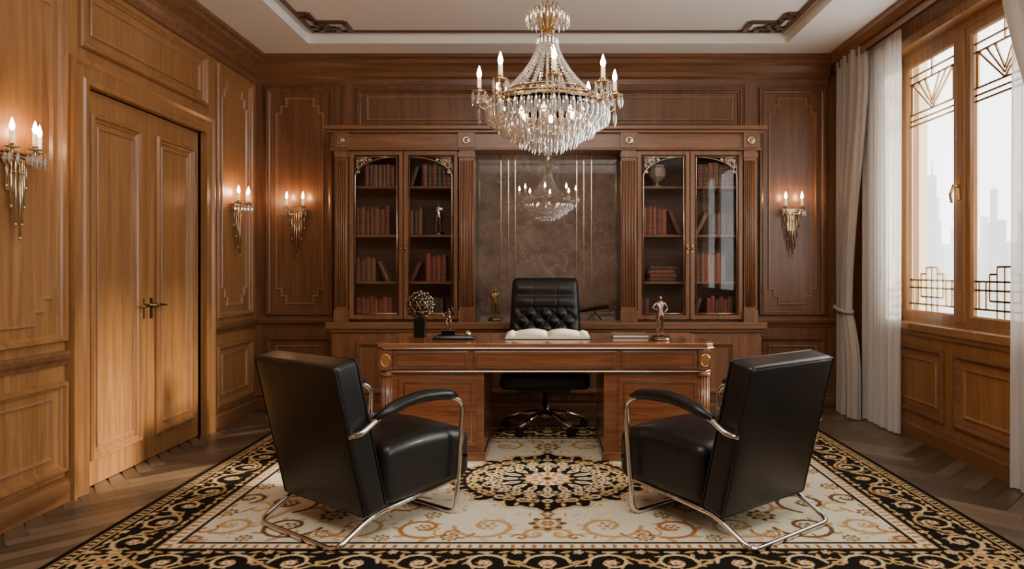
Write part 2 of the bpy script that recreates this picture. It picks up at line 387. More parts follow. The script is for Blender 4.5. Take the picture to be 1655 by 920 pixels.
trimobj(b, M_woody, 'walnut curtain pelmet cornice')
RP = [(0, .77), (.012, .77), (.018, .79), (.035, .81), (.04, .835), (.03, .85), (0, .85)]
BP = [(0, 0), (.03, 0), (.03, .1), (.02, .115), (.02, .13), (0, .14)]
def run(pts, prof, mat, label, name=None):
    b = MB()
    for p in pts: b.sweep(p, prof, (0, 0, 0), (1, 0, 0), (0, 1, 0), (0, 0, 1), False)
    return trimobj(b, mat, label, name)
run([[(XR, YB), (1.93, YB)], [(-1.93, YB), (XL, YB), (XL, 5.72)], [(XL, 4.02), (XL, YF)]], RP, M_woodx, 'walnut chair rail')
run([[(XR, YB), (1.93, YB)], [(-1.93, YB), (XL, YB)]], BP, M_woodx, 'walnut baseboard', 'baseboard_back')
run([[(XL, YB), (XL, 5.72)], [(XL, 4.02), (XL, YF)]], BP, M_woody, 'walnut baseboard', 'baseboard_left')
run([[(XR, YF), (XR, YB)]], BP, M_woody, 'walnut baseboard', 'baseboard_right')
b = MB()
cas = [(0, -.1), (0, .05), (.03, .05), (.04, .038), (.1, .038), (.12, .055), (.14, .055), (.14, 0)]
b.sweep([(DY0, 0), (DY0, DZ), (DY1, DZ), (DY1, 0)], cas, (XL, 0, 0), (0, 1, 0), (0, 0, 1), (1, 0, 0), False)
trimobj(b, M_woodL, 'walnut door casing')

# ---------------------------------------------------------------- doors
for i, (y0, y1) in enumerate(((DY0+.002, 4.863), (4.867, DY1-.002))):
    b = MB(); xd = XL-.02; b.box(xd-.04, xd, y0, y1, .006, DZ-.002)
    b.sweep(rect(y0+.09, .16, y1-.09, 2.24), PROF, (xd, 0, 0), (0, 1, 0), (0, 0, 1), (1, 0, 0))
    d = struct(b.build('door_%d' % (i+1), M_woodL), 'tall walnut door leaf in painted sunlit gold, with long panel', 'door')
    q = MB(); q.sweep(rect(y0+.16, .23, y1-.16, 2.17), THIN, (xd, 0, 0), (0, 1, 0), (0, 0, 1), (1, 0, 0)); q.build('panel_beading', M_lite, d)
    h = MB(); s = -1 if i == 0 else 1; yh = 4.865+s*.05; zh = 1.06
    h.lathe([(.001, 0), (.024, 0), (.024, .006), (.012, .01), (.01, .05)], (0, 0, 0), 16)
    h.v = [(xd+v[2], yh+v[0], zh+v[1]) for v in h.v]
    h.tube(fillet([(xd+.045, yh, zh), (xd+.055, yh+s*.03, zh+.004), (xd+.05, yh+s*.11, zh-.004)], .02), [.009]*8+[.006], 10)
    h.box(xd, xd+.004, yh-.016, yh+.016, zh-.09, zh+.05)
    h.build('lever_handle', M_handle, d)

# ---------------------------------------------------------------- window
def window(name, y0, y1, nsash, fine=True):
    xg = 2.98
    b = MB()
    b.box(xg-.04, xg+.05, y0, y1, WZ0, WZ0+.05); b.box(xg-.04, xg+.05, y0, y1, WZ1-.06, WZ1)
    b.box(xg-.04, xg+.05, y0, y0+.05, WZ0, WZ1); b.box(xg-.04, xg+.05, y1-.05, y1, WZ0, WZ1)
    b.box(XR-.05, xg-.04, y0-.02, y1+.02, WZ0-.03, WZ0+.02)
    b.sweep(rect(y0, WZ0, y1, WZ1), [(-.0, 0), (0, .02), (-.05, .03), (-.07, .02), (-.07, 0)], (XR, 0, 0), (0, 1, 0), (0, 0, 1), (-1, 0, 0))
    wn = struct(b.build(name, M_win), 'tall oak casement window with brass tracery', 'window')
    L_ = (y1-y0-.1); mw = .1; sw = (L_-mw*(nsash-1))/nsash
    for k in range(nsash-1):
        yy = y1-.05-(k+1)*sw-k*mw; q = MB(); q.box(xg-.05, xg+.04, yy-mw, yy, WZ0+.05, WZ1-.06); q.build('mullion', M_win, wn, .006)
    for k in range(nsash):
        s1 = y1-.05-k*(sw+mw); s0 = s1-sw; z0 = WZ0+.05; z1 = WZ1-.06
        q = MB(); q.sweep(rect(s0, z0, s1, z1), [(0, 0), (0, .03), (.05, .03), (.062, .015), (.062, 0), (0, 0)], (xg-.005, 0, 0), (0, 1, 0), (0, 0, 1), (-1, 0, 0)); q.build('sash', M_win, wn)
        g = MB(); g.box(xg, xg+.004, s0+.05, s1-.05, z0+.05, z1-.05); g.build('glass_pane', M_glass, wn)
        if not fine: continue
        a0, a1, c0, c1 = s0+.062, s1-.062, z0+.062, z1-.062; w = a1-a0; cx = (a0+a1)/2
        T = MB()
        def ln(p, r, w_=.013): T.bar((xg-.006, p[0], p[1]), (xg-.006, r[0], r[1]), w_, .012, 0, (1, 0, 0))
        for dz in (.07, .13, .38, .43, .47): ln((a0, c1-dz), (a1, c1-dz))
        for k2, f in enumerate((.44, .3, .16)): ln((cx-w*f, c1-.13), (cx, c1-.38+k2*.03)); ln((cx+w*f, c1-.13), (cx, c1-.38+k2*.03))
        ln((cx-w*.44, c1-.13), (cx-w*.44, c1-.38)); ln((cx+w*.44, c1-.13), (cx+w*.44, c1-.38)); ln((cx, c1), (cx, c1-.13))
        for dz in (.05, .18, .24): ln((a0, c0+dz), (a1, c0+dz))
        for f in (-.42, -.3, -.12, .0, .12, .3, .42): ln((cx+f*w, c0+(.0 if abs(f) < .2 else .05)), (cx+f*w, c0+(.34 if abs(f) < .2 else .24)))
        ln((cx-w*.12, c0+.34), (cx+w*.12, c0+.34)); ln((cx-w*.24, c0+.29), (cx-w*.12, c0+.29)); ln((cx+w*.12, c0+.29), (cx+w*.24, c0+.29)); ln((cx-w*.24, c0+.11), (cx-w*.24, c0+.29)); ln((cx+w*.24, c0+.11), (cx+w*.24, c0+.29)); ln((cx-w*.24, c0+.11), (cx+w*.24, c0+.11))
        ln((a0+.02, c0), (a0+.02, c1)); ln((a1-.02, c0), (a1-.02, c1))
        T.build('brass_tracery', M_brass, wn)
    if fine:
        h = MB(); yy = y1-.05-sw-mw/2; h.cyl((xg-.05, yy, 1.9), (xg-.1, yy, 1.9), .012); h.tube([(xg-.1, yy-.01, 1.9), (xg-.105, yy+.02, 1.84), (xg-.1, yy+.01, 1.78)], [.01, .011, .008]); h.box(xg-.06, xg-.05, yy-.015, yy+.015, 1.8, 1.96); h.build('window_handle', M_brass, wn)
    return wn
window('window_1', WY0, WY1, 3); window('fill_window', VY0, VY1, 3, False)  # second window is an unseen addition for fill daylight

# ---------------------------------------------------------------- curtains
def curtain(name, x0, y0, y1, z0, z1, folds, amp, mat, label, cat, tie=None, parts=True):
    nu, nv = folds*10, 60; vs = []; fs = []
    for j in range(nv+1):
        v = j/nv; z = z0+(z1-z0)*v
        w = 1; sh = 0
        if tie:
            zt_, wt, side = tie; d = (z-zt_)
            if d > 0: k = min(1, (d/(z1-zt_))*1.15); k = k*k*(3-2*k)**.6; w = wt+(1-wt)*min(1, k)
            else: k = min(1, -d/(zt_-z0)*1.6); w = wt+(.75-wt)*(k*(2-k))
        for i in range(nu+1):
            u = i/nu; ph = u*folds*2*pi
            yc = (y0+(y1-y0)*u)
            if tie: an = y0 if side < 0 else y1; yc = an+(yc-an)*w
            am = amp*(.7+.3*math.sin(i*.37+1))*(.55+.45*min(1, w*1.3))
            vs.append((x0+am*math.sin(ph+.5*math.sin(v*3+u*5)), yc+.25*amp*math.sin(2*ph+v*2), z))
    for j in range(nv):
        for i in range(nu): a = j*(nu+1)+i; fs.append((a, a+1, a+nu+2, a+nu+1))
    b = MB(); b.add(vs, fs, 0, True); o = b.build(name, mat); tag(o, label, cat)
    if tie:
        t = MB(); an = y0 if tie[2] < 0 else y1; c = an+((y0+y1)/2-an)*tie[1]; hw = abs(y1-y0)*tie[1]/2+.03
        pts = [(x0+(amp+.005)*math.cos(a), c+hw*math.sin(a), tie[0]+.02*math.sin(a)) for a in [2*pi*k/24 for k in range(24)]]
        t.tube(pts, .018, 8, 0, True); t.build('tieback', mat, o)
    return o
curtain('drape', 2.66, 5.98, 6.52, .01, 3.2, 6, .045, M_drape, 'pale grey-beige linen drape gathered by a tieback', 'curtain', (.95, .45, 1))
curtain('sheer_curtain', 2.76, 5.6, 6.2, .01, 3.2, 9, .03, M_sheer, 'white translucent sheer curtain beside the window', 'curtain')
curtain('drape', 2.63, 3.2, 4.12, .01, 3.2, 7, .045, M_drape, 'pale grey-beige linen drape swept aside by a tieback', 'curtain', (.95, .35, -1))
curtain('sheer_curtain', 2.77, 3.2, 4.24, .01, 3.2, 12, .03, M_sheer, 'white translucent sheer curtain', 'curtain')

# ---------------------------------------------------------------- skyline
M_sky = plain('hazy_facade', '#84878b', .9, bscale=.05, var=.05, emis='#d6d0ca', es=2.3)  # emission paints the distance haze onto the towers
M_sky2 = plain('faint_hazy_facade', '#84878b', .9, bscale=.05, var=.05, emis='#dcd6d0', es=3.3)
M_cream = plain('lit_cream_stucco', '#a8946a', .9, bscale=.3, var=.05, emis='#f5dfa8', es=2.0)  # glow stands in for daylight on the cream facade
def tower(px, wpx, ytop, Y, spire=0, tiers=1, mat=M_sky):
    X = (px-885)/1150*Y; w = wpx/1150*Y; H = 1.3+(437-ytop)/1150*Y
    b = MB(); zb = -.35*Y
    b.box(X-w/2, X+w/2, Y, Y+w, zb, H if tiers == 1 else zb+(H-zb)*.8)
    if tiers > 1:
        for k in range(1, tiers+1): f = 1-.2*k; b.box(X-w/2*f, X+w/2*f, Y+w*.1*k, Y+w*(1-.1*k), zb, zb+(H-zb)*(.8+.2*k/tiers))
    if spire: b.cyl((X, Y+w/2, H), (X, Y+w/2, H+spire/1150*Y), w*.06, w*.01, 6)
    tag(b.build('skyscraper', mat), 'pale hazy tower on the city skyline', 'building')
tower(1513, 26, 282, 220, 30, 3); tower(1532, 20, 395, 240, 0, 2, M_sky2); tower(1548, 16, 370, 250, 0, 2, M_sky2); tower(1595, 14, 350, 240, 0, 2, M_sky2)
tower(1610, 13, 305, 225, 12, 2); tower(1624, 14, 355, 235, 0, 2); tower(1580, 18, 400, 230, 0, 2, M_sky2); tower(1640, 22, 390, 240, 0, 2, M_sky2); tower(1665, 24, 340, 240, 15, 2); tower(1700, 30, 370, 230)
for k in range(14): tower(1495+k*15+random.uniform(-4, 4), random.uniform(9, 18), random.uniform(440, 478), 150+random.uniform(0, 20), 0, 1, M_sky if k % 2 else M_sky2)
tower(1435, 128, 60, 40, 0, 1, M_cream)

# ---------------------------------------------------------------- rug (pattern painted on a fine woven grid)
RX, RY, st = 2.2, 1.5, .006
nu = int(RX/st)+1; nv = int(RY/st)+1
U, V = np.meshgrid(np.linspace(0, RX, nu), np.linspace(0, RY, nv), indexing='ij')
du = RX/(nu-1); dv = RY/(nv-1)
blk, gold, cream, rust, tan, brown = [np.array(lin(c)) for c in ('#17130f', '#b8935a', '#dbcfb4', '#a56a38', '#cdb283', '#6b4a2e')]
IMG = np.zeros((nu, nv, 3)); IMG[:] = cream
D = np.minimum(RX-U, RY-V)
def win(cx, cy, r):
    return slice(max(0, int((cx-r)/du)), min(nu, int((cx+r)/du)+2)), slice(max(0, int((cy-r)/dv)), min(nv, int((cy+r)/dv)+2))
def disc(cx, cy, r, c):
    a, b_ = win(cx, cy, r)
    if a.start >= a.stop or b_.start >= b_.stop: return
    mk = (U[a, b_]-cx)**2+(V[a, b_]-cy)**2 < r*r; IMG[a, b_][mk] = c
def leafy(cx, cy, L_, W, ang, c):
    a, b_ = win(cx, cy, L_)
    if a.start >= a.stop or b_.start >= b_.stop: return
    x = U[a, b_]-cx; y = V[a, b_]-cy; p = x*math.cos(ang)+y*math.sin(ang); q = -x*math.sin(ang)+y*math.cos(ang)
    mk = (np.abs(q) < W*(1-(p/L_)**2)) & (np.abs(p) < L_); IMG[a, b_][mk] = c
def flower(cx, cy, R, cs, n=8, ph=0):
    a, b_ = win(cx, cy, R*1.1)
    if a.start >= a.stop or b_.start >= b_.stop: return
    x = U[a, b_]-cx; y = V[a, b_]-cy; r = np.hypot(x, y); th = np.arctan2(y, x)
    for k, c in enumerate(cs):
        RR = R*(1-k/len(cs))*(.84+.16*np.cos(n*th+ph+k*pi)); IMG[a, b_][r < RR] = c
def curve(pts, w, c):
    pts = np.array(pts)
    for i in range(len(pts)-1):
        L_ = np.hypot(*(pts[i+1]-pts[i])); n = max(1, int(L_/(st*.8)))
        for k in range(n): p = pts[i]+(pts[i+1]-pts[i])*k/n; disc(p[0], p[1], w, c)
def scroll(cx, cy, R, a0, turns, w, c, sg=1, oc=None, lc=None, nl=5):
    P = [(cx+R*(1-.82*t)*math.cos(a0+sg*turns*2*pi*t), cy+R*(1-.82*t)*math.sin(a0+sg*turns*2*pi*t)) for t in np.linspace(0, 1, 44)]
    if lc is not None:
        for k in range(nl):
            i = int(3+k*30/nl); x, y = P[i]; an = math.atan2(y-cy, x-cx)+sg*.9; l = R*.32*(1-.5*k/nl)
            if oc is not None: leafy(x+l*.7*math.cos(an), y+l*.7*math.sin(an), l*1.2, l*.5, an, oc)
            leafy(x+l*.7*math.cos(an), y+l*.7*math.sin(an), l, l*.34, an, lc)
    if oc is not None: curve(P, w*1.55, oc)
    curve(P, w, c); disc(P[-1][0], P[-1][1], w*1.7, c)
rng = random.Random(3)
for k in range(120):
    x = rng.uniform(.05, 1.72); y = rng.uniform(.05, 1.02)
    leafy(x, y, rng.uniform(.02, .04), .008, rng.uniform(0, 3.1), rng.choice([gold, rust, tan, tan]))
Lf = [(.3, .82, .17, 0, 1), (.62, .84, .15, 2.4, -1), (.95, .82, .16, .5, 1), (1.3, .82, .17, 3, -1), (1.6, .8, .12, 1, 1), (.76, .5, .15, 4, 1), (1.08, .48, .16, 1, -1), (1.42, .46, .17, 2, 1), (.84, .14, .13, 0, -1), (1.16, .13, .15, 3, 1), (1.5, .1, .14, 5, -1), (1.68, .38, .09, 2, 1), (.06, .93, .08, 3, 1), (1.7, 1.0, .06, 1, -1)]
for i, (cx, cy, R, a0, sg) in enumerate(Lf):
    c = (gold, rust, gold, brown)[i % 4]
    scroll(cx, cy, R, a0, 1.15, .012, c, sg, None, (tan, gold)[i % 2], 6)
    scroll(cx+R*.9*sg, cy+R*.5, R*.55, a0+3, .8, .008, (rust, gold)[i % 2], -sg, None, tan, 3)
    flower(cx, cy, R*.3, [c, cream, rust], 6)
for (cx, cy, R) in [(0, .78, .1), (.47, .97, .05), (1.12, .66, .08), (1.7, .62, .06), (1.06, 0, .09), (1.68, .16, .06), (.8, .98, .045), (1.46, .98, .045), (.6, .66, .05), (1.3, .28, .05)]:
    flower(cx, cy, R, [brown, gold, cream, rust, gold], 8)
# medallion (lozenge-like, scalloped)
r = np.hypot(U*.92, V*1.02); th = np.arctan2(V, U)
RM = .52*(1+.05*np.cos(16*th)+.11*np.cos(4*th)*(np.cos(4*th) > 0)+.025*np.cos(32*th))
IMG[r < RM+.035] = gold; IMG[r < RM+.022] = cream; IMG[r < RM+.01] = rust; IMG[r < RM] = blk
for k in range(11):
    a = pi/2*k/10; sgn = 1 if k % 2 else -1
    scroll(.46*math.cos(a), .42*math.sin(a), .055, a+pi, 1, .009, gold if k % 2 else tan, sgn, None, tan, 3)
    leafy(.55*math.cos(a), .5*math.sin(a), .03, .012, a, tan)
for k in range(7):
    a = pi/2*k/6; flower(.36*math.cos(a), .33*math.sin(a), .04, [cream, gold, rust], 6); a2 = a+pi/24; scroll(.31*math.cos(a2), .28*math.sin(a2), .04, a2, 1, .008, tan, 1)
for k in range(5):
    a = pi/2*k/4; leafy(.235*math.cos(a), .22*math.sin(a), .06, .025, a, cream); leafy(.235*math.cos(a), .22*math.sin(a), .035, .012, a, rust)
for x in (.55, .6): disc(x, 0, .014, gold); disc(0, x-.05, .014, gold)
flower(0, 0, .17, [gold, cream, rust, cream, gold, blk], 12)
flower(0, .64, .045, [brown, gold, cream], 6)
# border
IMG[D < .47] = blk; IMG[D < .455] = gold; IMG[D < .445] = cream
s_ = np.where(RX-U < RY-V, V, U)
mk = (D < .442) & (D > .4); IMG[mk & (np.sin(s_*2*pi/.05)*np.cos((D-.42)*pi/.05) > .3)] = rust
mk = (D < .4); IMG[mk] = gold; IMG[D < .39] = blk
def bpt(side, s, d): return (RX-d, s) if side == 0 else (s, RY-d)
for side, Lm in ((0, RY), (1, RX)):
    per = .28; n = int(round((Lm-.22)/per)); per = (Lm-.22)/n
    curve([bpt(side, s, .235-.08*math.cos(pi*s/per)) for s in np.linspace(0, Lm-.12, 220)], .008, gold)
    for k in range(n+1):
        s = per*k; sg = 1 if k % 2 else -1
        c = bpt(side, s, .235+sg*.0); scroll(c[0], c[1], .1, (0 if side else pi/2)+(pi if sg > 0 else 0), 1.15, .0085, tan, sg, None, gold, 6)
        flower(c[0], c[1], .036, [rust, cream, rust], 6)
        c = bpt(side, s+per/2, .235); scroll(c[0], c[1]+.0, .045, k, .9, .0065, gold, -sg, None, tan, 3)
        for dd in (.115, .35):
            c = bpt(side, s+per/2, dd); flower(c[0], c[1], .026, [tan, rust, cream], 5)
            for e in (-.06, .06): c2 = bpt(side, s+per/2+e, dd); leafy(c2[0], c2[1], .03, .01, (pi/2 if side == 0 else 0)+e*6, gold)
            c = bpt(side, s, dd if (dd < .2) == (sg < 0) else dd); leafy(c[0], c[1], .04, .01, (pi/2 if side == 0 else 0), tan)
flower(RX-.235, RY-.235, .1, [gold, blk, tan, rust, gold], 8)
mk = D < .085; IMG[mk] = gold; mk = D < .078; IMG[mk] = blk; IMG[(D < .072) & (D > .045) & (np.sin(s_*2*pi/.04) > .0)] = tan
IMG[D < .042] = gold; IMG[D < .036] = blk
full = np.concatenate([IMG[::-1], IMG[1:]], 0); full = np.concatenate([full[:, ::-1], full[:, 1:]], 1)
NU, NV = full.shape[:2]; xs = np.linspace(-RX, RX, NU); ys = np.linspace(-RY, RY, NV)
XX, YY = np.meshgrid(xs, ys, indexing='ij'); Z = np.full_like(XX, .012)
co = np.stack([XX, YY, Z], -1).reshape(-1, 3).astype(np.float32)
ii, jj = np.meshgrid(np.arange(NU-1), np.arange(NV-1), indexing='ij'); a = (ii*NV+jj).ravel()
F = np.stack([a, a+NV, a+NV+1, a+1], -1).astype(np.int32)
me = bpy.data.meshes.new('rug'); me.vertices.add(len(co)+8)
ex = np.array([[-RX, -RY, .001], [RX, -RY, .001], [RX, RY, .001], [-RX, RY, .001], [-RX, -RY, .012], [RX, -RY, .012], [RX, RY, .012], [-RX, RY, .012]], dtype=np.float32)
me.vertices.foreach_set('co', np.concatenate([co, ex]).ravel())
o = len(co); F = np.concatenate([F, np.array([[o, o+1, o+5, o+4], [o+1, o+2, o+6, o+5], [o+2, o+3, o+7, o+6], [o+3, o, o+4, o+7]], dtype=np.int32)])
me.loops.add(F.size); me.loops.foreach_set('vertex_index', F.ravel()); me.polygons.add(len(F))
me.polygons.foreach_set('loop_start', np.arange(0, F.size, 4, dtype=np.int32)); me.update(calc_edges=True)
ca = me.color_attributes.new('Col', 'FLOAT_COLOR', 'POINT'); cc = np.ones((len(co)+8, 4), dtype=np.float32); cc[:len(co), :3] = full.reshape(-1, 3); cc[len(co):, :3] = .01
ca.data.foreach_set('color', cc.ravel()); me.materials.append(M_rug); me.validate()
rug = bpy.data.objects.new('rug', me); C.objects.link(rug); rug.location = (0, 4.4, 0)
tag(rug, 'ornate cream, gold and black floral wool rug with central medallion', 'rug')
RZ = .0125

# ---------------------------------------------------------------- bookcase
bc = thing('bookcase', 'grand walnut bookcase with glazed doors and marble centre niche', 'bookcase', (0, 6.62, 0))
FY = 6.25
def part(b, name, mats, bevel=0, **kw): return b.build(name, mats, bc, bevel, world=True, **kw)
b = MB()
b.box(-1.8, 1.78, 6.58, 6.64, .8, 2.4)
b.box(-1.8, 1.78, FY+.02, 6.6, 2.36, 2.5)
for x in (-1.8, -.7, .7, 1.77): b.box(x-.03, x+.03, FY+.03, 6.6, .84, 2.4)
part(b, 'carcass', M_cabin)
b = MB(); b.box(-.67, .67, 6.49, 6.55, .85, 2.37); part(b, 'marble_panel', M_marble)
b = MB()
for x in (-.424, -.356, -.294, .266, .33, .4): b.box(x-.004, x+.004, 6.484, 6.49, .98+abs(x)*.5, 2.36)
part(b, 'metal_inlay', M_silver)
b = MB(); b.box(-1.88, 1.86, 6.2, 6.64, .0, .79); part(b, 'base_cabinet', M_cab)
b = MB(); b.box(-1.92, 1.9, 6.14, 6.64, .79, .85); b.box(-1.9, 1.88, 6.17, 6.64, .76, .79); part(b, 'counter', M_cabx, .008)
b = MB(); b.box(-1.91, 1.89, 6.17, 6.22, 0, .14); part(b, 'plinth', M_cabx, .008)
for (a0, a1) in ((-1.72, -1.27), (-1.25, -.8), (-.62, -.01), (.01, .62), (.8, 1.23), (1.25, 1.68)):
    b = MB(); b.box(a0, a1, 6.18, 6.2, .17, .74); b.sweep(rect(a0+.06, .23, a1-.06, .68), PROF, (0, 6.18, 0), (1, 0, 0), (0, 0, 1), (0, -1, 0)); part(b, 'cabinet_door', M_cab)
b = MB()
b.box(-1.9, 1.86, FY-.02, 6.64, 2.36, 2.5)
b.box(-1.92, 1.88, FY-.05, 6.64, 2.5, 2.525); b.box(-1.95, 1.91, FY-.08, 6.64, 2.525, 2.56); b.box(-1.905, 1.87, FY-.035, 6.64, 2.35, 2.37)
part(b, 'cornice', M_cabx, .006)
for (x0, x1) in ((-1.86, -1.75), (-.775, -.64), (.645, .78), (1.72, 1.83)):
    b = MB(); b.box(x0, x1, FY-.02, FY+.06, .85, 2.36); cx = (x0+x1)/2; hw = (x1-x0)/2
    n = 5
    for k in range(n):
        xx = x0+.018+(x1-x0-.036)*k/(n-1); b.tube([(xx, FY-.022, .98), (xx, FY-.022, 2.26)], .0085, 8, 0)
    b.box(x0-.008, x1+.008, FY-.04, FY, .85, .95); b.box(x0-.008, x1+.008, FY-.04, FY, 2.29, 2.33)
    b.box(x0-.008, x1+.008, FY-.045, FY, 2.37, 2.5)
    part(b, 'fluted_pilaster', M_cab)
    r_ = MB(); r_.lathe([(.001, 0), (.036, 0), (.036, .008), (.028, .012), (.022, .008), (.014, .012), (.008, .022), (.001, .024)], (0, 0, 0), 20)
    r_.v = [(cx+v[0], FY-.045-v[2], 2.435+v[1]) for v in r_.v]; part(r_, 'rosette', M_silver)
SH = (.855, 1.2, 1.615, 2.045)
for (a0, a1) in ((-1.77, -.73), (.73, 1.74)):
    for z in SH:
        b = MB(); b.box(a0, a1, FY+.05, 6.58, z-.02, z); part(b, 'shelf', M_cabx)
def gdoor(a0, a1, hinge):
    z0, z1 = .87, 2.345
    b = MB(); b.sweep(rect(a0, z0, a1, z1), [(0, 0), (0, .02), (.03, .02), (.038, .01), (.038, 0), (0, 0)], (0, FY+.01, 0), (1, 0, 0), (0, 0, 1), (0, -1, 0))
    d = part(b, 'glass_door', M_cab); i0, i1, j0, j1 = a0+.038, a1-.038, z0+.038, z1-.038
    d0 = MB(); d0.box(i0, i1, FY+.0, FY+.004, j0, j1); g = part(d0, 'glass_pane', M_cabglass); g.parent = d
    T = MB(); T.tube([(i0+.012, FY-.006, j0+.012), (i1-.012, FY-.006, j0+.012)], .005, 6); hi = j1-.012; lo = j1-.19
    xa, xb = (i0+.012, i1-.012) if hinge < 0 else (i1-.012, i0+.012)
    arc = [(xa+(xb-xa)*(1-math.cos(t)), FY-.006, lo+(hi-lo)*math.sin(t)) for t in np.linspace(0, pi/2, 14)]
    T.tube([(xa, FY-.006, j0+.012)]+arc+[(xb, FY-.006, j0+.012)], .006, 6)
    T.tube([(xa, FY-.006, lo), (xa, FY-.006, hi), (xb, FY-.006, hi)], .004, 6)
    s = 1 if xb > xa else -1
    for (dx, dz, R) in ((.035, .03, .022), (.085, .028, .018), (.035, .085, .018), (.13, .022, .012), (.028, .13, .012), (.07, .06, .015)):
        for RR in (R, R*.5):
            T.tube([(xa+s*dx+RR*math.cos(t), FY-.004, hi-dz+RR*math.sin(t)) for t in np.linspace(0, 2*pi, 12, False)], .004, 5, 0, True)
    for k in range(5): T.tube([(xa, FY-.004, hi-.03*k-.01), (xa+s*(.15-.03*k), FY-.004, hi)], .0028, 5)
    t_ = part(T, 'brass_tracery', M_silver); t_.parent = d
    h = MB(); hx = a1-.018 if hinge < 0 else a0+.018; h.sph((hx, FY-.03, 1.49), .011); h.cyl((hx, FY-.01, 1.49), (hx, FY-.025, 1.49), .005); h.box(hx-.006, hx+.006, FY-.014, FY-.009, 1.45, 1.53); t_ = part(h, 'door_knob', M_brass); t_.parent = d
gdoor(-1.74, -1.272, -1); gdoor(-1.262, -.79, 1); gdoor(.79, 1.245, -1); gdoor(1.255, 1.71, 1)

# ---------------------------------------------------------------- books
def book_mesh(name, col, gcol):
    c = plain(name, col, .5, bump=.2, bscale=120, var=.15); b = MB(); T, Dp, H = .04, .16, .22
    sp = [(-T/2, -Dp+.012), (-T/2*.8, -Dp+.003), (0, -Dp), (T/2*.8, -Dp+.003), (T/2, -Dp+.012)]
    for (z0, z1, mi, e) in ((0, .03, 0, 0), (.03, .036, 1, .0015), (.036, .07, 0, 0), (.07, .076, 1, .0015), (.076, .145, 0, 0), (.145, .151, 1, .0015), (.151, .18, 0, 0), (.18, .186, 1, .0015), (.186, .22, 0, 0)):
        vs = [(x*(1+e*5), y-e, z) for z in (z0, z1) for (x, y) in sp]; b.add(vs, [(k, k+1, k+6, k+5) for k in range(4)], mi)
    b.box(-T/2, -T/2+.003, -Dp+.012, 0, 0, H); b.box(T/2-.003, T/2, -Dp+.012, 0, 0, H)
    b.box(-T/2+.003, T/2-.003, -Dp+.004, -.004, .004, H-.006, 2); b.add([(x, y, z) for z in (.0005, H-.0005) for (x, y) in sp], [(0, 1, 2, 3, 4), (5, 6, 7, 8, 9)], 0)
    o = b.build('book', [c, gcol, M_page]); me = o.data; bpy.data.objects.remove(o); return me
M_gilt = plain('worn_gilt', '#8f6c40', .4, .8)
BK = {k: book_mesh('leather_'+k, c, M_gilt) for k, c in (('red', '#8a4034'), ('brown', '#6d4a37'), ('dark', '#41312a'), ('maroon', '#69302b'), ('tan', '#86604a'))}
LB = {'red': 'red leather book with gilt spine bands', 'brown': 'brown leather book with gilt spine bands', 'dark': 'dark brown old leather book', 'maroon': 'maroon leather book with gilt bands', 'tan': 'tan leather book with gilt bands'}
def book(kind, x, z, T, H, grp, lean=0, y=6.46):
    o = bpy.data.objects.new('book', BK[kind]); C.objects.link(o); sx = T/.04; sz = H/.22
    o.scale = (sx, 1, sz); o.rotation_euler = (0, lean, 0)
    dz = abs(math.sin(lean))*T/2; o.location = (x, y, z+dz+.001); tag(o, LB[kind] + (', leaning' if lean else ''), 'book', group=grp)
def row(x0, x1, z, kinds, grp, lean=None, H=.2):
    x = x0
    while x < x1-.03:
        T = random.uniform(.032, .05)
        book(random.choice(kinds), x+T/2, z, T, H*random.uniform(.92, 1.08), grp); x += T+.002
    if lean: s = math.sin(abs(lean)); book(random.choice(kinds), x+.024+(.0 if lean > 0 else H*s*.97), z, .032, H*.95, grp, lean)
def bookL(x, z, kinds, grp, lean, H=.2): book(random.choice(kinds), x, z, .034, H, grp, lean)
dk = ['dark', 'dark', 'brown', 'maroon']; rd = ['red', 'maroon', 'red', 'maroon']; br = ['brown', 'maroon', 'red', 'brown']
z0, z1, z2, z3 = SH
g = 'leather books on the bookcase shelves'
row(-1.62, -1.35, z3, dk, g, None, .19); row(-1.7, -1.39, z2, br, g, None, .24); row(-1.7, -1.53, z1, br, g, -.45); row(-1.7, -1.38, z0, rd, g)
row(-1.11, -.82, z3, dk, g, None, .19); bookL(-1.21, z3, dk, g, .3, .18); row(-1.23, -1.1, z2, dk, g, None, .23); row(-1.08, -.9, z1, rd, g, None, .24); bookL(-1.21, z1, br, g, .45, .18); row(-1.2, -.9, z0, dk, g)
row(.8, 1.04, z2, rd, g, -.4, .24); row(.8, .92, z0, br, g); row(1.33, 1.66, z3, dk, g); row(1.46, 1.66, z2, dk, g); bookL(1.32, z2, br, g, .45); row(1.3, 1.6, z1, br, g, None, .25); bookL(1.29, z0, br, g, .32); row(1.41, 1.64, z0, rd, g)
for k, (kd, w) in enumerate((('maroon', 0), ('brown', .01), ('red', -.006), ('dark', .004))):
    o = bpy.data.objects.new('book', BK[kd]); C.objects.link(o); o.scale = (.8, 1.3, 1.05); o.rotation_euler = (0, pi/2, 0)
    o.location = (.9+w+ .0, 6.5, z1+.017+.0335*k); tag(o, LB[kd]+', lying in a stack', 'book', group='stacked books on the shelf')

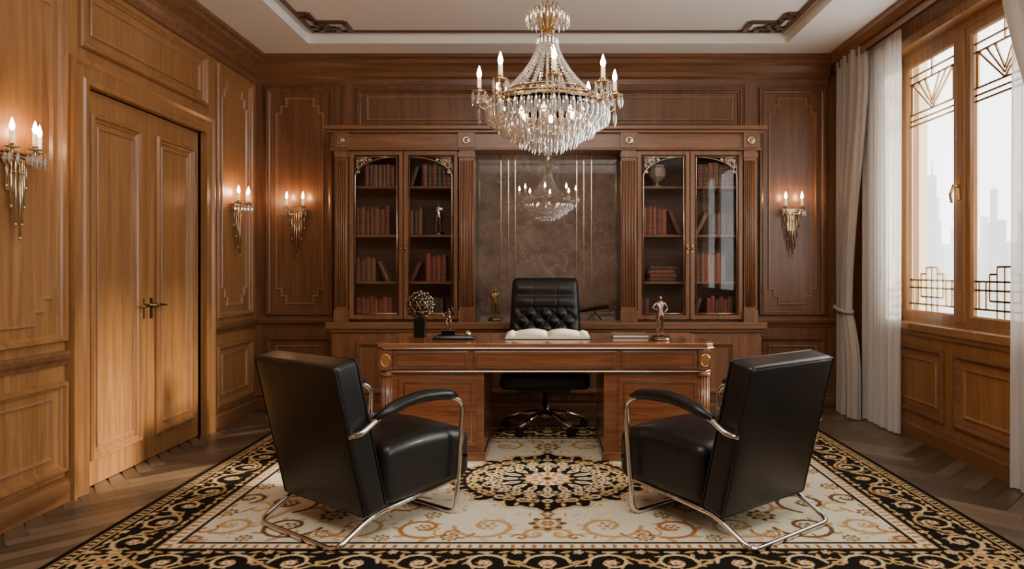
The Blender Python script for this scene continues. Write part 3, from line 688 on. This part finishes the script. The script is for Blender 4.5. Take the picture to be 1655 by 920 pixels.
# ---------------------------------------------------------------- figurines
def figurine(parent, h, J, mat, z0=0, name='figure'):
    names = list(J['v'].keys()); vs = [Vector(J['v'][n][:3])*h+Vector((0, 0, z0)) for n in names]; ed = [(names.index(a), names.index(b)) for a, b in J['e']]
    me = bpy.data.meshes.new(name); me.from_pydata(vs, ed, []); o = bpy.data.objects.new(name, me); C.objects.link(o); o.parent = parent
    sk = o.modifiers.new('s', 'SKIN')
    for i, n in enumerate(names):
        r = J['v'][n][3]*h; me.skin_vertices[0].data[i].radius = (r, r)
    me.skin_vertices[0].data[0].use_root = True
    ss = o.modifiers.new('u', 'SUBSURF'); ss.levels = 2; ss.render_levels = 2; me.materials.append(mat); return o
def pose(la, ra, lk=(.05, 0, .28), rk=(-.06, -.02, .28), lf_=(.06, 0, .04), rf=(-.08, .0, .04)):
    v = {'pel': (0, 0, .52, .075), 'waist': (0, 0, .62, .058), 'chest': (0, 0, .73, .085), 'neck': (0, 0, .82, .035), 'head': (0, -.005, .88, .052), 'top': (0, 0, .95, .045),
         'lh': (.05, 0, .49, .06), 'lk': lk+(.04,), 'lf': lf_+(.026,), 'lt': (lf_[0]+.01, lf_[1]-.07, .02, .02), 'rh': (-.05, 0, .49, .06), 'rk': rk+(.04,), 'rf': rf+(.026,), 'rt': (rf[0]-.01, rf[1]-.07, .02, .02),
         'ls': (.11, 0, .775, .036), 'le': la[0]+(.026,), 'lw': la[1]+(.02,), 'rs': (-.11, 0, .775, .036), 're': ra[0]+(.026,), 'rw': ra[1]+(.02,)}
    e = [('pel', 'waist'), ('waist', 'chest'), ('chest', 'neck'), ('neck', 'head'), ('head', 'top'), ('pel', 'lh'), ('lh', 'lk'), ('lk', 'lf'), ('lf', 'lt'), ('pel', 'rh'), ('rh', 'rk'), ('rk', 'rf'), ('rf', 'rt'), ('chest', 'ls'), ('ls', 'le'), ('le', 'lw'), ('chest', 'rs'), ('rs', 're'), ('re', 'rw')]
    return {'v': v, 'e': e}
def statuette(loc, h, P, mat, label, base=(.05, .035), rz=0):
    t = thing('figurine', label, 'figurine', loc, rz)
    b = MB(); b.lathe([(base[0], 0), (base[0], .012), (base[0]*.85, .02), (base[0]*.8, .028)], (0, 0, 0), 24); b.build('base', mat, t)
    figurine(t, h, P, mat, .026); return t
DZt = .797
DT = DZt+RZ+.0005
P_hip = pose(((.2, .02, .65), (.09, -.05, .56)), ((-.19, .0, .66), (-.1, -.08, .62)))
P_up = pose(((.2, 0, .86), (.14, -.03, 1.0)), ((-.2, 0, .66), (-.2, -.08, .55)))
P_dn = pose(((.16, -.02, .63), (.1, -.1, .6)), ((-.18, -.04, .7), (-.08, -.1, .78)))
statuette((.79, 5.0, DT), .3, P_hip, M_fig, 'polished bronze standing figure, hand on hip, on desk', (.075, .06), .3)
statuette((-.98+0, 6.4, z2+.001), .28, P_dn, M_cup, 'dark silver figure on the bookcase shelf', (.05, .04))
statuette((-.47, 6.36, .851), .27, P_up, M_gold, 'gilt bronze figure on the niche counter', (.06, .05))
t = thing('silver_urn', 'rounded silver urn on the top bookcase shelf', 'urn', (.98, 6.38, z3+.001)); b = MB()
b.lathe([(.045, 0), (.045, .008), (.014, .02), (.012, .035), (.04, .055), (.075, .09), (.085, .125), (.075, .165), (.06, .185), (.066, .195), (.055, .195), (.05, .18)], (0, 0, 0), 10, 0, False); b.build('bowl', M_urn, t)
t = thing('brass_telescope', 'small brass telescope on a tripod stand', 'telescope', (.42, 6.34, .851)); b = MB()
for k in range(3): a = 2*pi*k/3+.5; b.tube([(.07*math.cos(a), .05*math.sin(a), .004), (0, 0, .09)], .005, 8)
b.sph((0, 0, .095), .014); b.build('tripod', M_handle, t); b = MB(); b.tube([(-.15, 0, .08), (-.05, 0, .097), (-.05, 0, .097), (.05, 0, .115), (.05, 0, .115), (.12, 0, .128), (.125, 0, .129)], [.012, .012, .016, .016, .021, .021, .026], 14); b.build('barrel', M_handle, t)

# ---------------------------------------------------------------- desk
DX0, DX1, DYf, DYb = -1.15, 1.12, 4.78, 5.6
dk_ = thing('executive_desk', 'large art deco mahogany desk with pale metal trim', 'desk', (0, 5.18, 0))
def dpart(b, name, mats, bevel=0): return b.build(name, mats, dk_, bevel, world=True)
def plan(x0, x1, y0, y1, c): return [(x0+c, y0), (x1-c, y0), (x1, y0+c), (x1, y1), (x0, y1), (x0, y0+c)]
def slab(b, P, z0, z1, mi=0):
    n = len(P); b.add([(p[0], p[1], z) for z in (z0, z1) for p in P], [tuple(range(n))[::-1], tuple(range(n, 2*n))]+[(k, (k+1) % n, n+(k+1) % n, n+k) for k in range(n)], mi)
zt = DZt
b = MB(); slab(b, plan(DX0, DX1, DYf-.02, DYb, .05), zt-.028, zt); dpart(b, 'desktop', M_desktop, .003)
b = MB()
b.sweep(plan(DX0, DX1, DYf-.02, DYb, .05), [(.01, zt-.038), (-.002, zt-.037), (-.004, zt-.033), (-.002, zt-.028), (.01, zt-.027)], (0, 0, 0), (1, 0, 0), (0, 1, 0), (0, 0, 1))
b.sweep(plan(DX0+.02, DX1-.02, DYf, DYb-.02, .05), [(.01, .603), (-.004, .603), (-.006, .607), (-.004, .611), (.01, .611)], (0, 0, 0), (1, 0, 0), (0, 1, 0), (0, 0, 1))
dpart(b, 'metal_edge', M_edge)
b = MB(); slab(b, plan(DX0+.02, DX1-.02, DYf, DYb-.02, .05), .6, zt-.028); dpart(b, 'apron', M_desk)
INL = [(0, 0), (0, .005), (.007, .005), (.007, 0)]
for (a0, a1) in ((-1.03, -.53), (-.49, .46), (.5, 1.0)):
    b = MB(); b.box(a0, a1, DYf-.016, DYf+.01, .628, .745); d = dpart(b, 'drawer', M_deskp, .002)
    q = MB(); q.sweep(rect(a0+.014, .641, a1-.014, .732), INL, (0, DYf-.0155, 0), (1, 0, 0), (0, 0, 1), (0, -1, 0)); e = dpart(q, 'drawer_beading', M_silver); e.parent = d
for (a0, a1) in ((-1.1, -.43), (.38, 1.07)):
    b = MB(); b.box(a0, a1, DYf+.03, DYb-.06, .05, .6); b.box(a0-.012, a1+.012, DYf+.015, DYb-.05, 0, .06); p = dpart(b, 'pedestal', M_desk, .004)
    q = MB(); q.box(a0+.1, a1-.05, DYf+.015, DYf+.03, .1, .56); e = dpart(q, 'pedestal_door', M_deskp); e.parent = p
    q = MB(); q.sweep(rect(a0+.13, .13, a1-.08, .53), INL, (0, DYf+.0155, 0), (1, 0, 0), (0, 0, 1), (0, -1, 0)); f = dpart(q, 'door_inlay', M_silver); f.parent = p
M_amb = plain('amber_enamel', '#96602f', .25, 0, coat=1)
for sx, cx in ((-1, DX0+.065), (1, DX1-.065)):
    b = MB(); cy = DYf+.045
    b.tube([(cx, cy, .0), (cx, cy, .05)], .05, 16); b.tube([(cx, cy, .05), (cx, cy, .6)], .036, 16)
    for k in range(12): a = 2*pi*k/12; b.tube([(cx+.036*math.cos(a), cy+.036*math.sin(a), .07), (cx+.036*math.cos(a), cy+.036*math.sin(a), .58)], .0065, 6)
    b.tube([(cx, cy, .575), (cx, cy, .6)], .05, 16)
    dpart(b, 'fluted_column', M_desk)
    q = MB(); q.lathe([(.001, 0), (.034, 0), (.034, .004), (.028, .004), (.028, .001)], (0, 0, 0), 28); q.v = [(cx+v[0], DYf-.018-v[2], .684+v[1]*1.3) for v in q.v]; e = dpart(q, 'medallion_rim', M_silver)
    q = MB(); q.lathe([(.001, .0), (.028, .0), (.028, .002), (.001, .003)], (0, 0, 0), 28, 0, False); q.v = [(cx+v[0], DYf-.019-v[2], .684+v[1]*1.3) for v in q.v]; e = dpart(q, 'medallion', M_amb)
    q = MB(); q.box(cx-.044, cx+.044, DYf-.018, DYf+.05, .62, .75); dpart(q, 'corner_block', M_deskp, .002)
dk_.location.z = RZ
t = thing('open_book', 'large open book with cream pages on the desk', 'book', (0.0, 5.2, DT)); b = MB()
n = 16
for sg in (-1, 1):
    vs = []
    for i in range(n+1):
        u = i/n; x = sg*.3*u; z = .008+.03*math.sin(min(1, u*1.15)*pi)**.7*(1-u*.5)+.004*(1-u)
        if u > .87: z = .008+.012*(1-u)/.13+.006
        vs += [(x, -.17, z), (x, .2, z+.012)]
    b.add(vs, [(2*i, 2*i+1, 2*i+3, 2*i+2) for i in range(n)], 0, True)
    b.add([(v[0], -.17, v[2]) for v in vs[::2]]+[(v[0], -.17, .004) for v in vs[::2]], [(i, i+1, n+2+i, n+1+i) for i in range(n)], 0)
b.build('pages', M_page, t); b = MB(); b.box(-.31, .31, -.18, .21, 0, .005); b.build('cover', plain('book_cover_leather', '#3b2015', .5), t, .002)
t = thing('sphere_sculpture', 'bronze openwork orb on a black square pedestal', 'sculpture', (-.93, 5.2, DT)); b = MB(); b.box(-.042, .042, -.042, .042, 0, .14); b.build('pedestal', M_blkp, t, .004)
bm = bmesh.new(); bmesh.ops.create_icosphere(bm, subdivisions=2, radius=.097); ver = [v.co.copy() for v in bm.verts]; edg = [(e.verts[0].co.copy(), e.verts[1].co.copy()) for e in bm.edges]; bm.free()
b = MB(); O = Vector((0, 0, .238))
for (p, q_) in edg: b.tube([O+p, O+q_], .005, 5)
for i, p in enumerate(ver): b.sph(O+p, .011, 0, 8, 6)
b.build('openwork_orb', M_bronze, t)
b = MB(); b.sph(O, .074); b.cyl((0, 0, .139), (0, 0, .17), .015); b.build('orb_core', M_dark, t)
t = thing('pen_tray', 'black lacquer desk tray with pen rests', 'desk accessory', (-.66, 5.06, DT)); b = MB(); b.box(-.15, .15, -.06, .06, 0, .018); b.box(-.13, .13, -.045, .045, .018, .024); b.build('tray', M_blkp, t, .004)
b = MB(); b.tube([(-.12, -.02, .03), (.1, -.035, .03)], [.006, .003], 8); b.build('fountain_pen', M_blkp, t)
b = MB(); b.lathe([(.022, .024), (.024, .03), (.024, .05), (.014, .054), (.014, .062)], (.09, .015, 0), 16); b.build('inkwell', M_cup, t)
t = thing('figurine', 'small bronze seated figure on a dark plinth', 'figurine', (-.73, 5.25, DT)); b = MB(); b.box(-.05, .05, -.035, .035, 0, .05); b.build('base', M_blkp, t, .003)
figurine(t, .17, pose(((.2, -.05, .85), (.17, -.12, .98)), ((-.2, -.03, .66), (-.24, -.1, .6)), (.1, -.12, .42), (-.08, -.12, .3)), M_fig, .05)
t = thing('notebook', 'slim leather notebook lying on the desk', 'book', (.6, 5.22, DT)); b = MB(); b.box(-.13, .13, -.09, .09, 0, .006); b.box(-.13, .13, -.09, .09, .02, .026); b.build('cover', plain('notebook_leather', '#5a4636', .5), t, .002)
b = MB(); b.box(-.126, .126, -.086, .086, .006, .02); b.build('pages', M_page, t)

# ---------------------------------------------------------------- office chair
oc = thing('office_chair', 'black tufted leather executive swivel chair behind the desk', 'office chair', (-.02, 5.76, RZ))
b = MB()
for k in range(5):
    a = 2*pi*k/5+.32; d = Vector((math.cos(a), math.sin(a), 0)); b.tube([d*.03+Vector((0, 0, .14)), d*.2+Vector((0, 0, .115)), d*.34+Vector((0, 0, .075))], [.028, .021, .015], 10)
b.lathe([(.03, .09), (.042, .1), (.042, .16), (.028, .17), (.028, .24), (.02, .24), (.02, .33)], (0, 0, 0), 20); b.build('star_base', M_chrome, oc)
for k in range(5):
    a = 2*pi*k/5+.32; d = Vector((math.cos(a), math.sin(a), 0)); s = Vector((-d.y, d.x, 0)); c = d*.34+Vector((0, 0, .03)); q = MB()
    for sg in (-1, 1): q.cyl(c+s*sg*.008, c+s*sg*.026, .0295, None, 16)
    q.cyl(c-s*.02, c+s*.02, .008); q.cyl(c+Vector((0, 0, .005)), c+Vector((0, 0, .05)), .008); q.build('caster', M_rubber, oc)
b = MB(); b.rbox((0, -.03, .43), (.35, .27, .065), .045, 0, None, (0, 0, .015)); b.rbox((0, -.04, .355), (.2, .2, .02), .01); b.build('seat', M_blk, oc, weld=True)
def tuft(P):
    if P.y < 0:
        x, z = P.x, P.z; e = max(0, 1-(x/.29)**4)*max(0, 1-(z/.35)**4)
        if z < .1:
            a = abs(math.sin(pi*(x/.13+z/.13)/1.0))*abs(math.sin(pi*(x/.13-z/.13)/1.0)); P.y -= e*(.035*a**.5)
        else: s = (z-.1)/.12; P.y -= e*.03*abs(math.sin(pi*min(2, s)))**.5*min(1, abs(abs(x)-.1)/.01+.5)
    return P
Mt = Matrix.Translation((0, .2, .44)) @ Matrix.Rotation(-.1, 4, 'X')
b = MB()
def bshape(P):
    P = tuft(P.copy()); P.x *= 1+.06*(-P.z/.35); return P
b.rbox((0, 0, .42), (.295, .055, .37), .05, 0, Mt, (0, 0, 0), 48, bshape); b.build('backrest', M_blk, oc, weld=True)
b = MB()
for i in range(-4, 5):
    for j in range(-5, 2):
        if (i+j) % 2 or abs(i*.065) > .24: continue
        p = Mt @ Vector((i*.065, -.06, .42+j*.065)); b.sph(p, .008)
b.build('tufting_button', M_blk, oc)
b = MB(); b.tube(fillet([(0, .05, .33), (0, .29, .36), (0, .29, .6)], .08), .02, 10); b.build('back_support', M_chrome, oc)
for sg in (-1, 1):
    b = MB(); b.tube(fillet([(sg*.24, -.05, .37), (sg*.365, -.07, .39), (sg*.365, -.07, .57), (sg*.36, .16, .57), (sg*.29, .22, .57)], .05), .011, 10); b.build('arm_tube', M_chrome, oc)
    b = MB(); b.rbox((sg*.365, .04, .582), (.028, .1, .014), .012, 0, None, (0, 0, 0), 3); b.build('arm_pad', M_blk, oc, weld=True)

# ---------------------------------------------------------------- armchairs
ac = thing('armchair', 'black leather lounge armchair with chrome tube frame, angled to desk', 'armchair', (-1.0, 3.69, RZ), -math.radians(38))
Hw = .34
th = math.atan2(.18, .75); L_ = .755
Mb = Matrix.Translation((0, -.19, .115)) @ Matrix.Rotation(th, 4, 'X')
b = MB(); b.rbox((0, .065, L_/2), (Hw, .065, L_/2), .025, 0, Mb, (0, .014, 0), 8); b.build('backrest', M_blk, ac, weld=True)
b = MB()
for yy in (.004, .126):
    P = [Mb @ Vector((x, yy, z)) for x, z in ((-Hw+.004, .01), (Hw-.004, .01), (Hw-.004, L_-.006), (-Hw+.004, L_-.006))]
    b.tube(fillet(P+[P[0]], .02, 4), .0045, 6)
b.build('back_piping', M_blk, ac)
def seatfn(P):
    f = (P.y+.29)/.58
    if P.z < 0: P.z += .03*f
    else: P.z += .02*math.sin(f*pi)-.02*(f > .8)*(f-.8)/.2
    return P
b = MB(); b.rbox((0, .22, .285), (Hw-.003, .3, .155), .06, 0, None, (0, .02, .03), 12, seatfn); b.build('seat', M_blk, ac, weld=True)
b = MB(); ax = Hw+.04; R = .0135
A = [(ax-.045, -.28, .52), (ax, -.25, .535), (ax, -.13, .605), (ax, .08, .64), (ax, .3, .635), (ax, .41, .59), (ax-.005, .36, R)]
Bm = [(-x, y, z) for (x, y, z) in A[::-1]]
b.tube(fillet(A+Bm, .06, 7), R, 12); b.build('arm_frame', M_chrome, ac)
b = MB(); rx = Hw-.02
A = [(rx, .4, .17), (rx, -.14, .12), (rx, -.345, R)]
b.tube(fillet(A+[(-x, y, z) for (x, y, z) in A[::-1]], .06, 7), R, 12); b.build('sled_base', M_chrome, ac)
for sg in (-1, 1):
    b = MB(); pts = fillet([(sg*ax, -.17, .592), (sg*ax, -.05, .635), (sg*ax, .1, .662), (sg*ax, .28, .65), (sg*ax, .36, .628)], .12, 6)
    rr = []
    for k, p in enumerate(pts): e = min(1, min(k, len(pts)-1-k)/3+.45); rr.append(.03*e)
    b.tube(pts, rr, 14); b.v = [(sg*ax+(v[0]-sg*ax)*1.15, v[1], v[2]) for v in b.v]; b.build('arm_pad', M_blk, ac)
dup(ac, (.965, 3.69, RZ), math.radians(38))

# ---------------------------------------------------------------- sconces
def sconce(loc, rz, n, label):
    s = thing('wall_sconce', label, 'wall lamp', loc, rz)
    b = MB(); b.box(-.04, .04, -.01, 0, -.2, .0)
    for k, (w, z) in enumerate(((.1, .0), (.09, -.018), (.08, -.036))): b.box(-w, w, -.045, 0, z-.01, z)
    for i in range(-3, 4):
        zb = (-.43, -.36, -.27, -.17)[abs(i)]; yy = -.03-.006*(3-abs(i))
        b.tube([(i*.022, yy, -.04), (i*.022, yy, zb)], .0065, 8); b.tube([(i*.022, yy, zb), (i*.022, yy, zb-.02)], [.0085, .004], 8); b.tube([(i*.022, yy, -.1), (i*.022, yy, -.11)], .009, 8)
    b.build('backplate', M_lbrass, s)
    xs = [(-.075, -.09), (.075, -.09)] if n == 2 else [(-.095, -.08), (0, -.125), (.095, -.08)]
    for (x, y) in xs:
        b = MB(); b.tube(fillet([(x*.3, -.02, -.03), (x*.8, y*.7, -.06), (x, y, -.03), (x, y, .005)], .03), .005, 8)
        b.lathe([(.008, 0), (.028, .006), (.033, .012), (.014, .014), (.014, .026)], (x, y, 0), 14); b.build('arm', M_lbrass, s)
        b = MB(); b.cyl((x, y, .014), (x, y, .09), .0115, .011); b.build('candle', M_candle, s)
        b = MB(); b.lathe([(.004, .09), (.01, .1), (.012, .112), (.008, .13), (.003, .148), (.0005, .155)], (x, y, 0), 12); b.build('flame_bulb', M_bulb2, s)
        for k in range(5):
            a = 2*pi*k/5-pi/2; b = MB(); cx = x+.03*math.cos(a); cy = y+.03*math.sin(a)
            b.cyl((cx, cy, .01), (cx, cy, -.02), .0015, None, 5); b.lathe([(.001, -.015), (.009, -.035), (.011, -.052), (.001, -.075)], (cx, cy, 0), 6, 0, False); b.build('crystal_drop', M_crys, s)
    return s
sconce((-2.33, YB-.002, 1.87), 0, 2, 'brass art deco wall sconce with two candle lights')
sconce((2.27, YB-.002, 1.87), 0, 2, 'brass art deco wall sconce with two candle lights')
sconce((XL+.002, 6.17, 1.87), pi/2, 3, 'brass art deco wall sconce with three candle lights')
sconce((XL+.002, 3.6, 1.9), pi/2, 3, 'brass art deco wall sconce with crystal drops, three candle lights')

# ---------------------------------------------------------------- chandelier
CY = 3.82
cd = thing('chandelier', 'crystal and brass chandelier with candle lights hanging from ceiling', 'chandelier', (0, CY, ZC+.09))
zc = ZC+.09
def cpart(b, name, m): return b.build(name, m, cd)
def Zr(z): return z-zc
b = MB(); b.lathe([(.07, 0), (.07, -.015), (.045, -.04), (.01, -.06)], (0, 0, 0), 24); cpart(b, 'canopy', M_gold)
b = MB(); z = -.05; k = 0
while z > Zr(2.74):
    ring = [(0.011*math.cos(t), 0, z-.016+.019*math.sin(t)) if k % 2 else (0, .011*math.cos(t), z-.016+.019*math.sin(t)) for t in np.linspace(0, 2*pi, 10, False)]
    b.tube(ring, .003, 5, 0, True); z -= .028; k += 1
cpart(b, 'chain', M_gold)
b = MB(); b.lathe([(.005, Zr(2.74)), (.02, Zr(2.72)), (.012, Zr(2.69)), (.03, Zr(2.66)), (.012, Zr(2.6)), (.03, Zr(2.57)), (.05, Zr(2.55)), (.045, Zr(2.54)), (.008, Zr(2.52)), (.007, Zr(2.2)), (.02, Zr(2.15)), (.007, Zr(2.1)), (.01, Zr(1.98))], (0, 0, 0), 16)
for k in range(12):
    a = 2*pi*k/12; c, s = math.cos(a), math.sin(a)
    b.tube([(r_*c, r_*s, Zr(z_)) for r_, z_ in ((.02, 2.57), (.05, 2.62), (.06, 2.67), (.085, 2.695), (.115, 2.665), (.1, 2.64))], .0035, 6)
    b.tube([(r_*c, r_*s, Zr(z_)) for r_, z_ in ((.02, 2.66), (.035, 2.7), (.06, 2.725), (.075, 2.7))], .003, 6)
cpart(b, 'stem', M_brass)
def hoop(b, R, z, r_=.005, hgt=0):
    b.tube([(R*math.cos(t), R*math.sin(t), Zr(z)) for t in np.linspace(0, 2*pi, 40, False)], r_, 8, 0, True)
b = MB(); hoop(b, .23, 2.25); hoop(b, .3, 2.205, .006); hoop(b, .32, 2.18, .006); hoop(b, .24, 2.115, .004); hoop(b, .15, 2.055, .004); hoop(b, .08, 2.01, .003)
b.lathe([(.302, Zr(2.18)), (.31, Zr(2.185)), (.302, Zr(2.2)), (.298, Zr(2.2)), (.298, Zr(2.18))], (0, 0, 0), 40)
for k in range(8):
    a = 2*pi*k/8; c, s = math.cos(a), math.sin(a); b.tube([(.01*c, .01*s, Zr(2.15)), (.2*c, .2*s, Zr(2.24)), (.3*c, .3*s, Zr(2.2))], .004, 6); b.tube([(.01*c, .01*s, Zr(1.99)), (.15*c, .15*s, Zr(2.06)), (.24*c, .24*s, Zr(2.115)), (.3*c, .3*s, Zr(2.18))], .003, 6)
cpart(b, 'frame_ring', M_brass)
for k in range(8):
    a = math.radians(5+45*k); c, s = math.cos(a), math.sin(a); Rr = .365
    b = MB(); b.tube(fillet([(.29*c, .29*s, Zr(2.2)), (.33*c, .33*s, Zr(2.15)), (Rr*c, Rr*s, Zr(2.17)), (Rr*c, Rr*s, Zr(2.24))], .05), .0055, 8)
    b.tube([(.3*c+.0, .3*s, Zr(2.21)), (.33*c, .33*s, Zr(2.235)), (.345*c, .345*s, Zr(2.21))], .004, 6)
    b.lathe([(.01, 0), (.035, .006), (.042, .016), (.034, .016), (.015, .01), (.015, .03), (.019, .034)], (Rr*c, Rr*s, Zr(2.235)), 16); cpart(b, 'arm', M_brass)
    b = MB(); b.cyl((Rr*c, Rr*s, Zr(2.255)), (Rr*c, Rr*s, Zr(2.325)), .0115, .011); cpart(b, 'candle', M_candle)
    b = MB(); b.lathe([(.005, 0), (.011, .01), (.013, .022), (.009, .038), (.004, .054), (.0005, .064)], (Rr*c, Rr*s, Zr(2.325)), 12); cpart(b, 'flame_bulb', M_bulb)
    a2 = a+math.radians(45); P0 = Vector((Rr*c, Rr*s, Zr(2.24))); P1 = Vector((Rr*math.cos(a2), Rr*math.sin(a2), Zr(2.24))); b = MB()
    for i in range(15):
        u = i/14; p = P0.lerp(P1, u); p.z -= .07*4*u*(1-u); d = Vector((p.x, p.y)); f = max(.345, d.length)/d.length; b.sph((p.x*f, p.y*f, p.z), .0075, 0, 6, 4, sm=False)
    cpart(b, 'bead_swag', M_crys)
for k in range(6):
    a = 2*pi*k/6+.4; b = MB(); b.lathe([(.004, 0), (.014, .015), (.014, .03), (.001, .05)], (.15*math.cos(a), .15*math.sin(a), Zr(2.12)), 10); cpart(b, 'added_glow_bulb', M_bulb3)  # extra bulbs added inside the basket to give a warm glow
for k in range(20):
    a = 2*pi*k/20; c, s = math.cos(a), math.sin(a); b = MB()
    for i in range(21):
        u = i/20; r_ = .045+.185*u**1.35; z = 2.53-.28*u-.015*math.sin(pi*u); b.sph((r_*c, r_*s, Zr(z)), .0085, 0, 6, 4, sm=False)
    cpart(b, 'bead_strand', M_crys)
b = MB(); b.lathe([(.0015, 0), (.006, -.008), (.0095, -.02), (.009, -.05), (.001, -.07)], (0, 0, 0), 6, 0, False); b.sph((0, 0, .005), .006, 0, 6, 4, sm=False)
pr = b.build('crystal_pendant', M_crys); pm = pr.data; bpy.data.objects.remove(pr)
pend = []
for (R_, z, n, sc) in ((.325, 2.17, 54, 1.3), (.305, 2.155, 48, 1.25), (.27, 2.125, 40, 1.1), (.245, 2.105, 44, 1.3), (.225, 2.095, 36, 1.15), (.19, 2.07, 32, 1.1), (.155, 2.05, 30, 1.3), (.13, 2.04, 22, 1.1), (.085, 2.01, 16, 1.15), (.115, 2.665, 22, .8), (.09, 2.69, 16, .7), (.06, 2.72, 10, .6), (.055, 2.55, 16, .8), (.05, 2.0, 8, .9), (.23, 2.245, 40, .75)):
    for k in range(n): a = 2*pi*(k+.5*(n % 3))/n; pend.append((R_*math.cos(a), R_*math.sin(a), Zr(z), sc))
for k in range(8):
    a0 = math.radians(5+45*k)
    for j in range(7): a = a0+2*pi/7*j+.6; pend.append((.365*math.cos(a0)+.038*math.cos(a), .365*math.sin(a0)+.038*math.sin(a), Zr(2.245), .95))
    pend.append((.365*math.cos(a0), .365*math.sin(a0), Zr(2.165), 1.3))
pend.sort(key=lambda p: p[1]-(10 if p[3] > 1 else 0))
for (x, y, z, sc) in pend[:96]:
    o = bpy.data.objects.new('crystal_pendant', pm); C.objects.link(o); o.parent = cd; o.location = (x, y, z); o.scale = (sc*.85, sc*.85, sc)
b = MB(); mv = [v.co.copy() for v in pm.vertices]; mf = [tuple(p.vertices) for p in pm.polygons]
for (x, y, z, sc) in pend[96:]: b.add([Vector((x+v.x*sc*.85, y+v.y*sc*.85, z+v.z*sc)) for v in mv], mf, 0)
o = cpart(b, 'crystal_pendants', M_crys); o['kind'] = 'stuff'
b = MB(); b.sph((0, 0, Zr(1.945)), .03, 0, 10, 7, sm=False); b.lathe([(.001, 0), (.01, -.01), (.001, -.03)], (0, 0, Zr(1.918)), 6, 0, False); cpart(b, 'crystal_ball', M_crys)

# ---------------------------------------------------------------- lights
w = bpy.data.worlds.new('World'); bpy.context.scene.world = w; w.use_nodes = True; nt = w.node_tree
bg = nt.nodes['Background']
bg.inputs['Color'].default_value = (1, .98, .94, 1); bg.inputs['Strength'].default_value = 8
sd = bpy.data.lights.new('sun', 'SUN'); sd.energy = 13; sd.angle = math.radians(7); sd.color = (1, .84, .62)
so = bpy.data.objects.new('sun', sd); C.objects.link(so)
d = Vector((-1, -.02, -.36)); so.rotation_euler = d.to_track_quat('-Z', 'Y').to_euler(); so.location = (8, 5, 5)
def area(name, loc, rot, sx, sy, portal=False, e=0, col=(1, 1, 1)):
    ld = bpy.data.lights.new(name, 'AREA'); ld.shape = 'RECTANGLE'; ld.size = sx; ld.size_y = sy
    if portal: ld.cycles.is_portal = True
    else: ld.energy = e; ld.color = col
    lo = bpy.data.objects.new(name, ld); C.objects.link(lo); lo.location = loc; lo.rotation_euler = rot
for (y0, y1) in ((WY0, WY1), (VY0, VY1)): area('window_portal', (XR+.27, (y0+y1)/2, (WZ0+WZ1)/2), (0, pi/2, 0), WZ1-WZ0, y1-y0, True)
area('fill_light', (0, 1.9, ZC+.07), (math.radians(14), 0, 0), 2.6, 1.5, False, 150, (1, .95, .88))  # added fill light above the view, no real fixture

cam = bpy.data.cameras.new('camera'); co_ = bpy.data.objects.new('camera', cam); C.objects.link(co_); co_.location = (0, 0, 1.3); co_.rotation_euler = (pi/2, 0, 0)
cam.sensor_width = 36; cam.lens = 36*1150/1655; cam.shift_x = -57.5/1655; cam.shift_y = -23/1655; cam.clip_end = 1000
bpy.context.scene.camera = co_
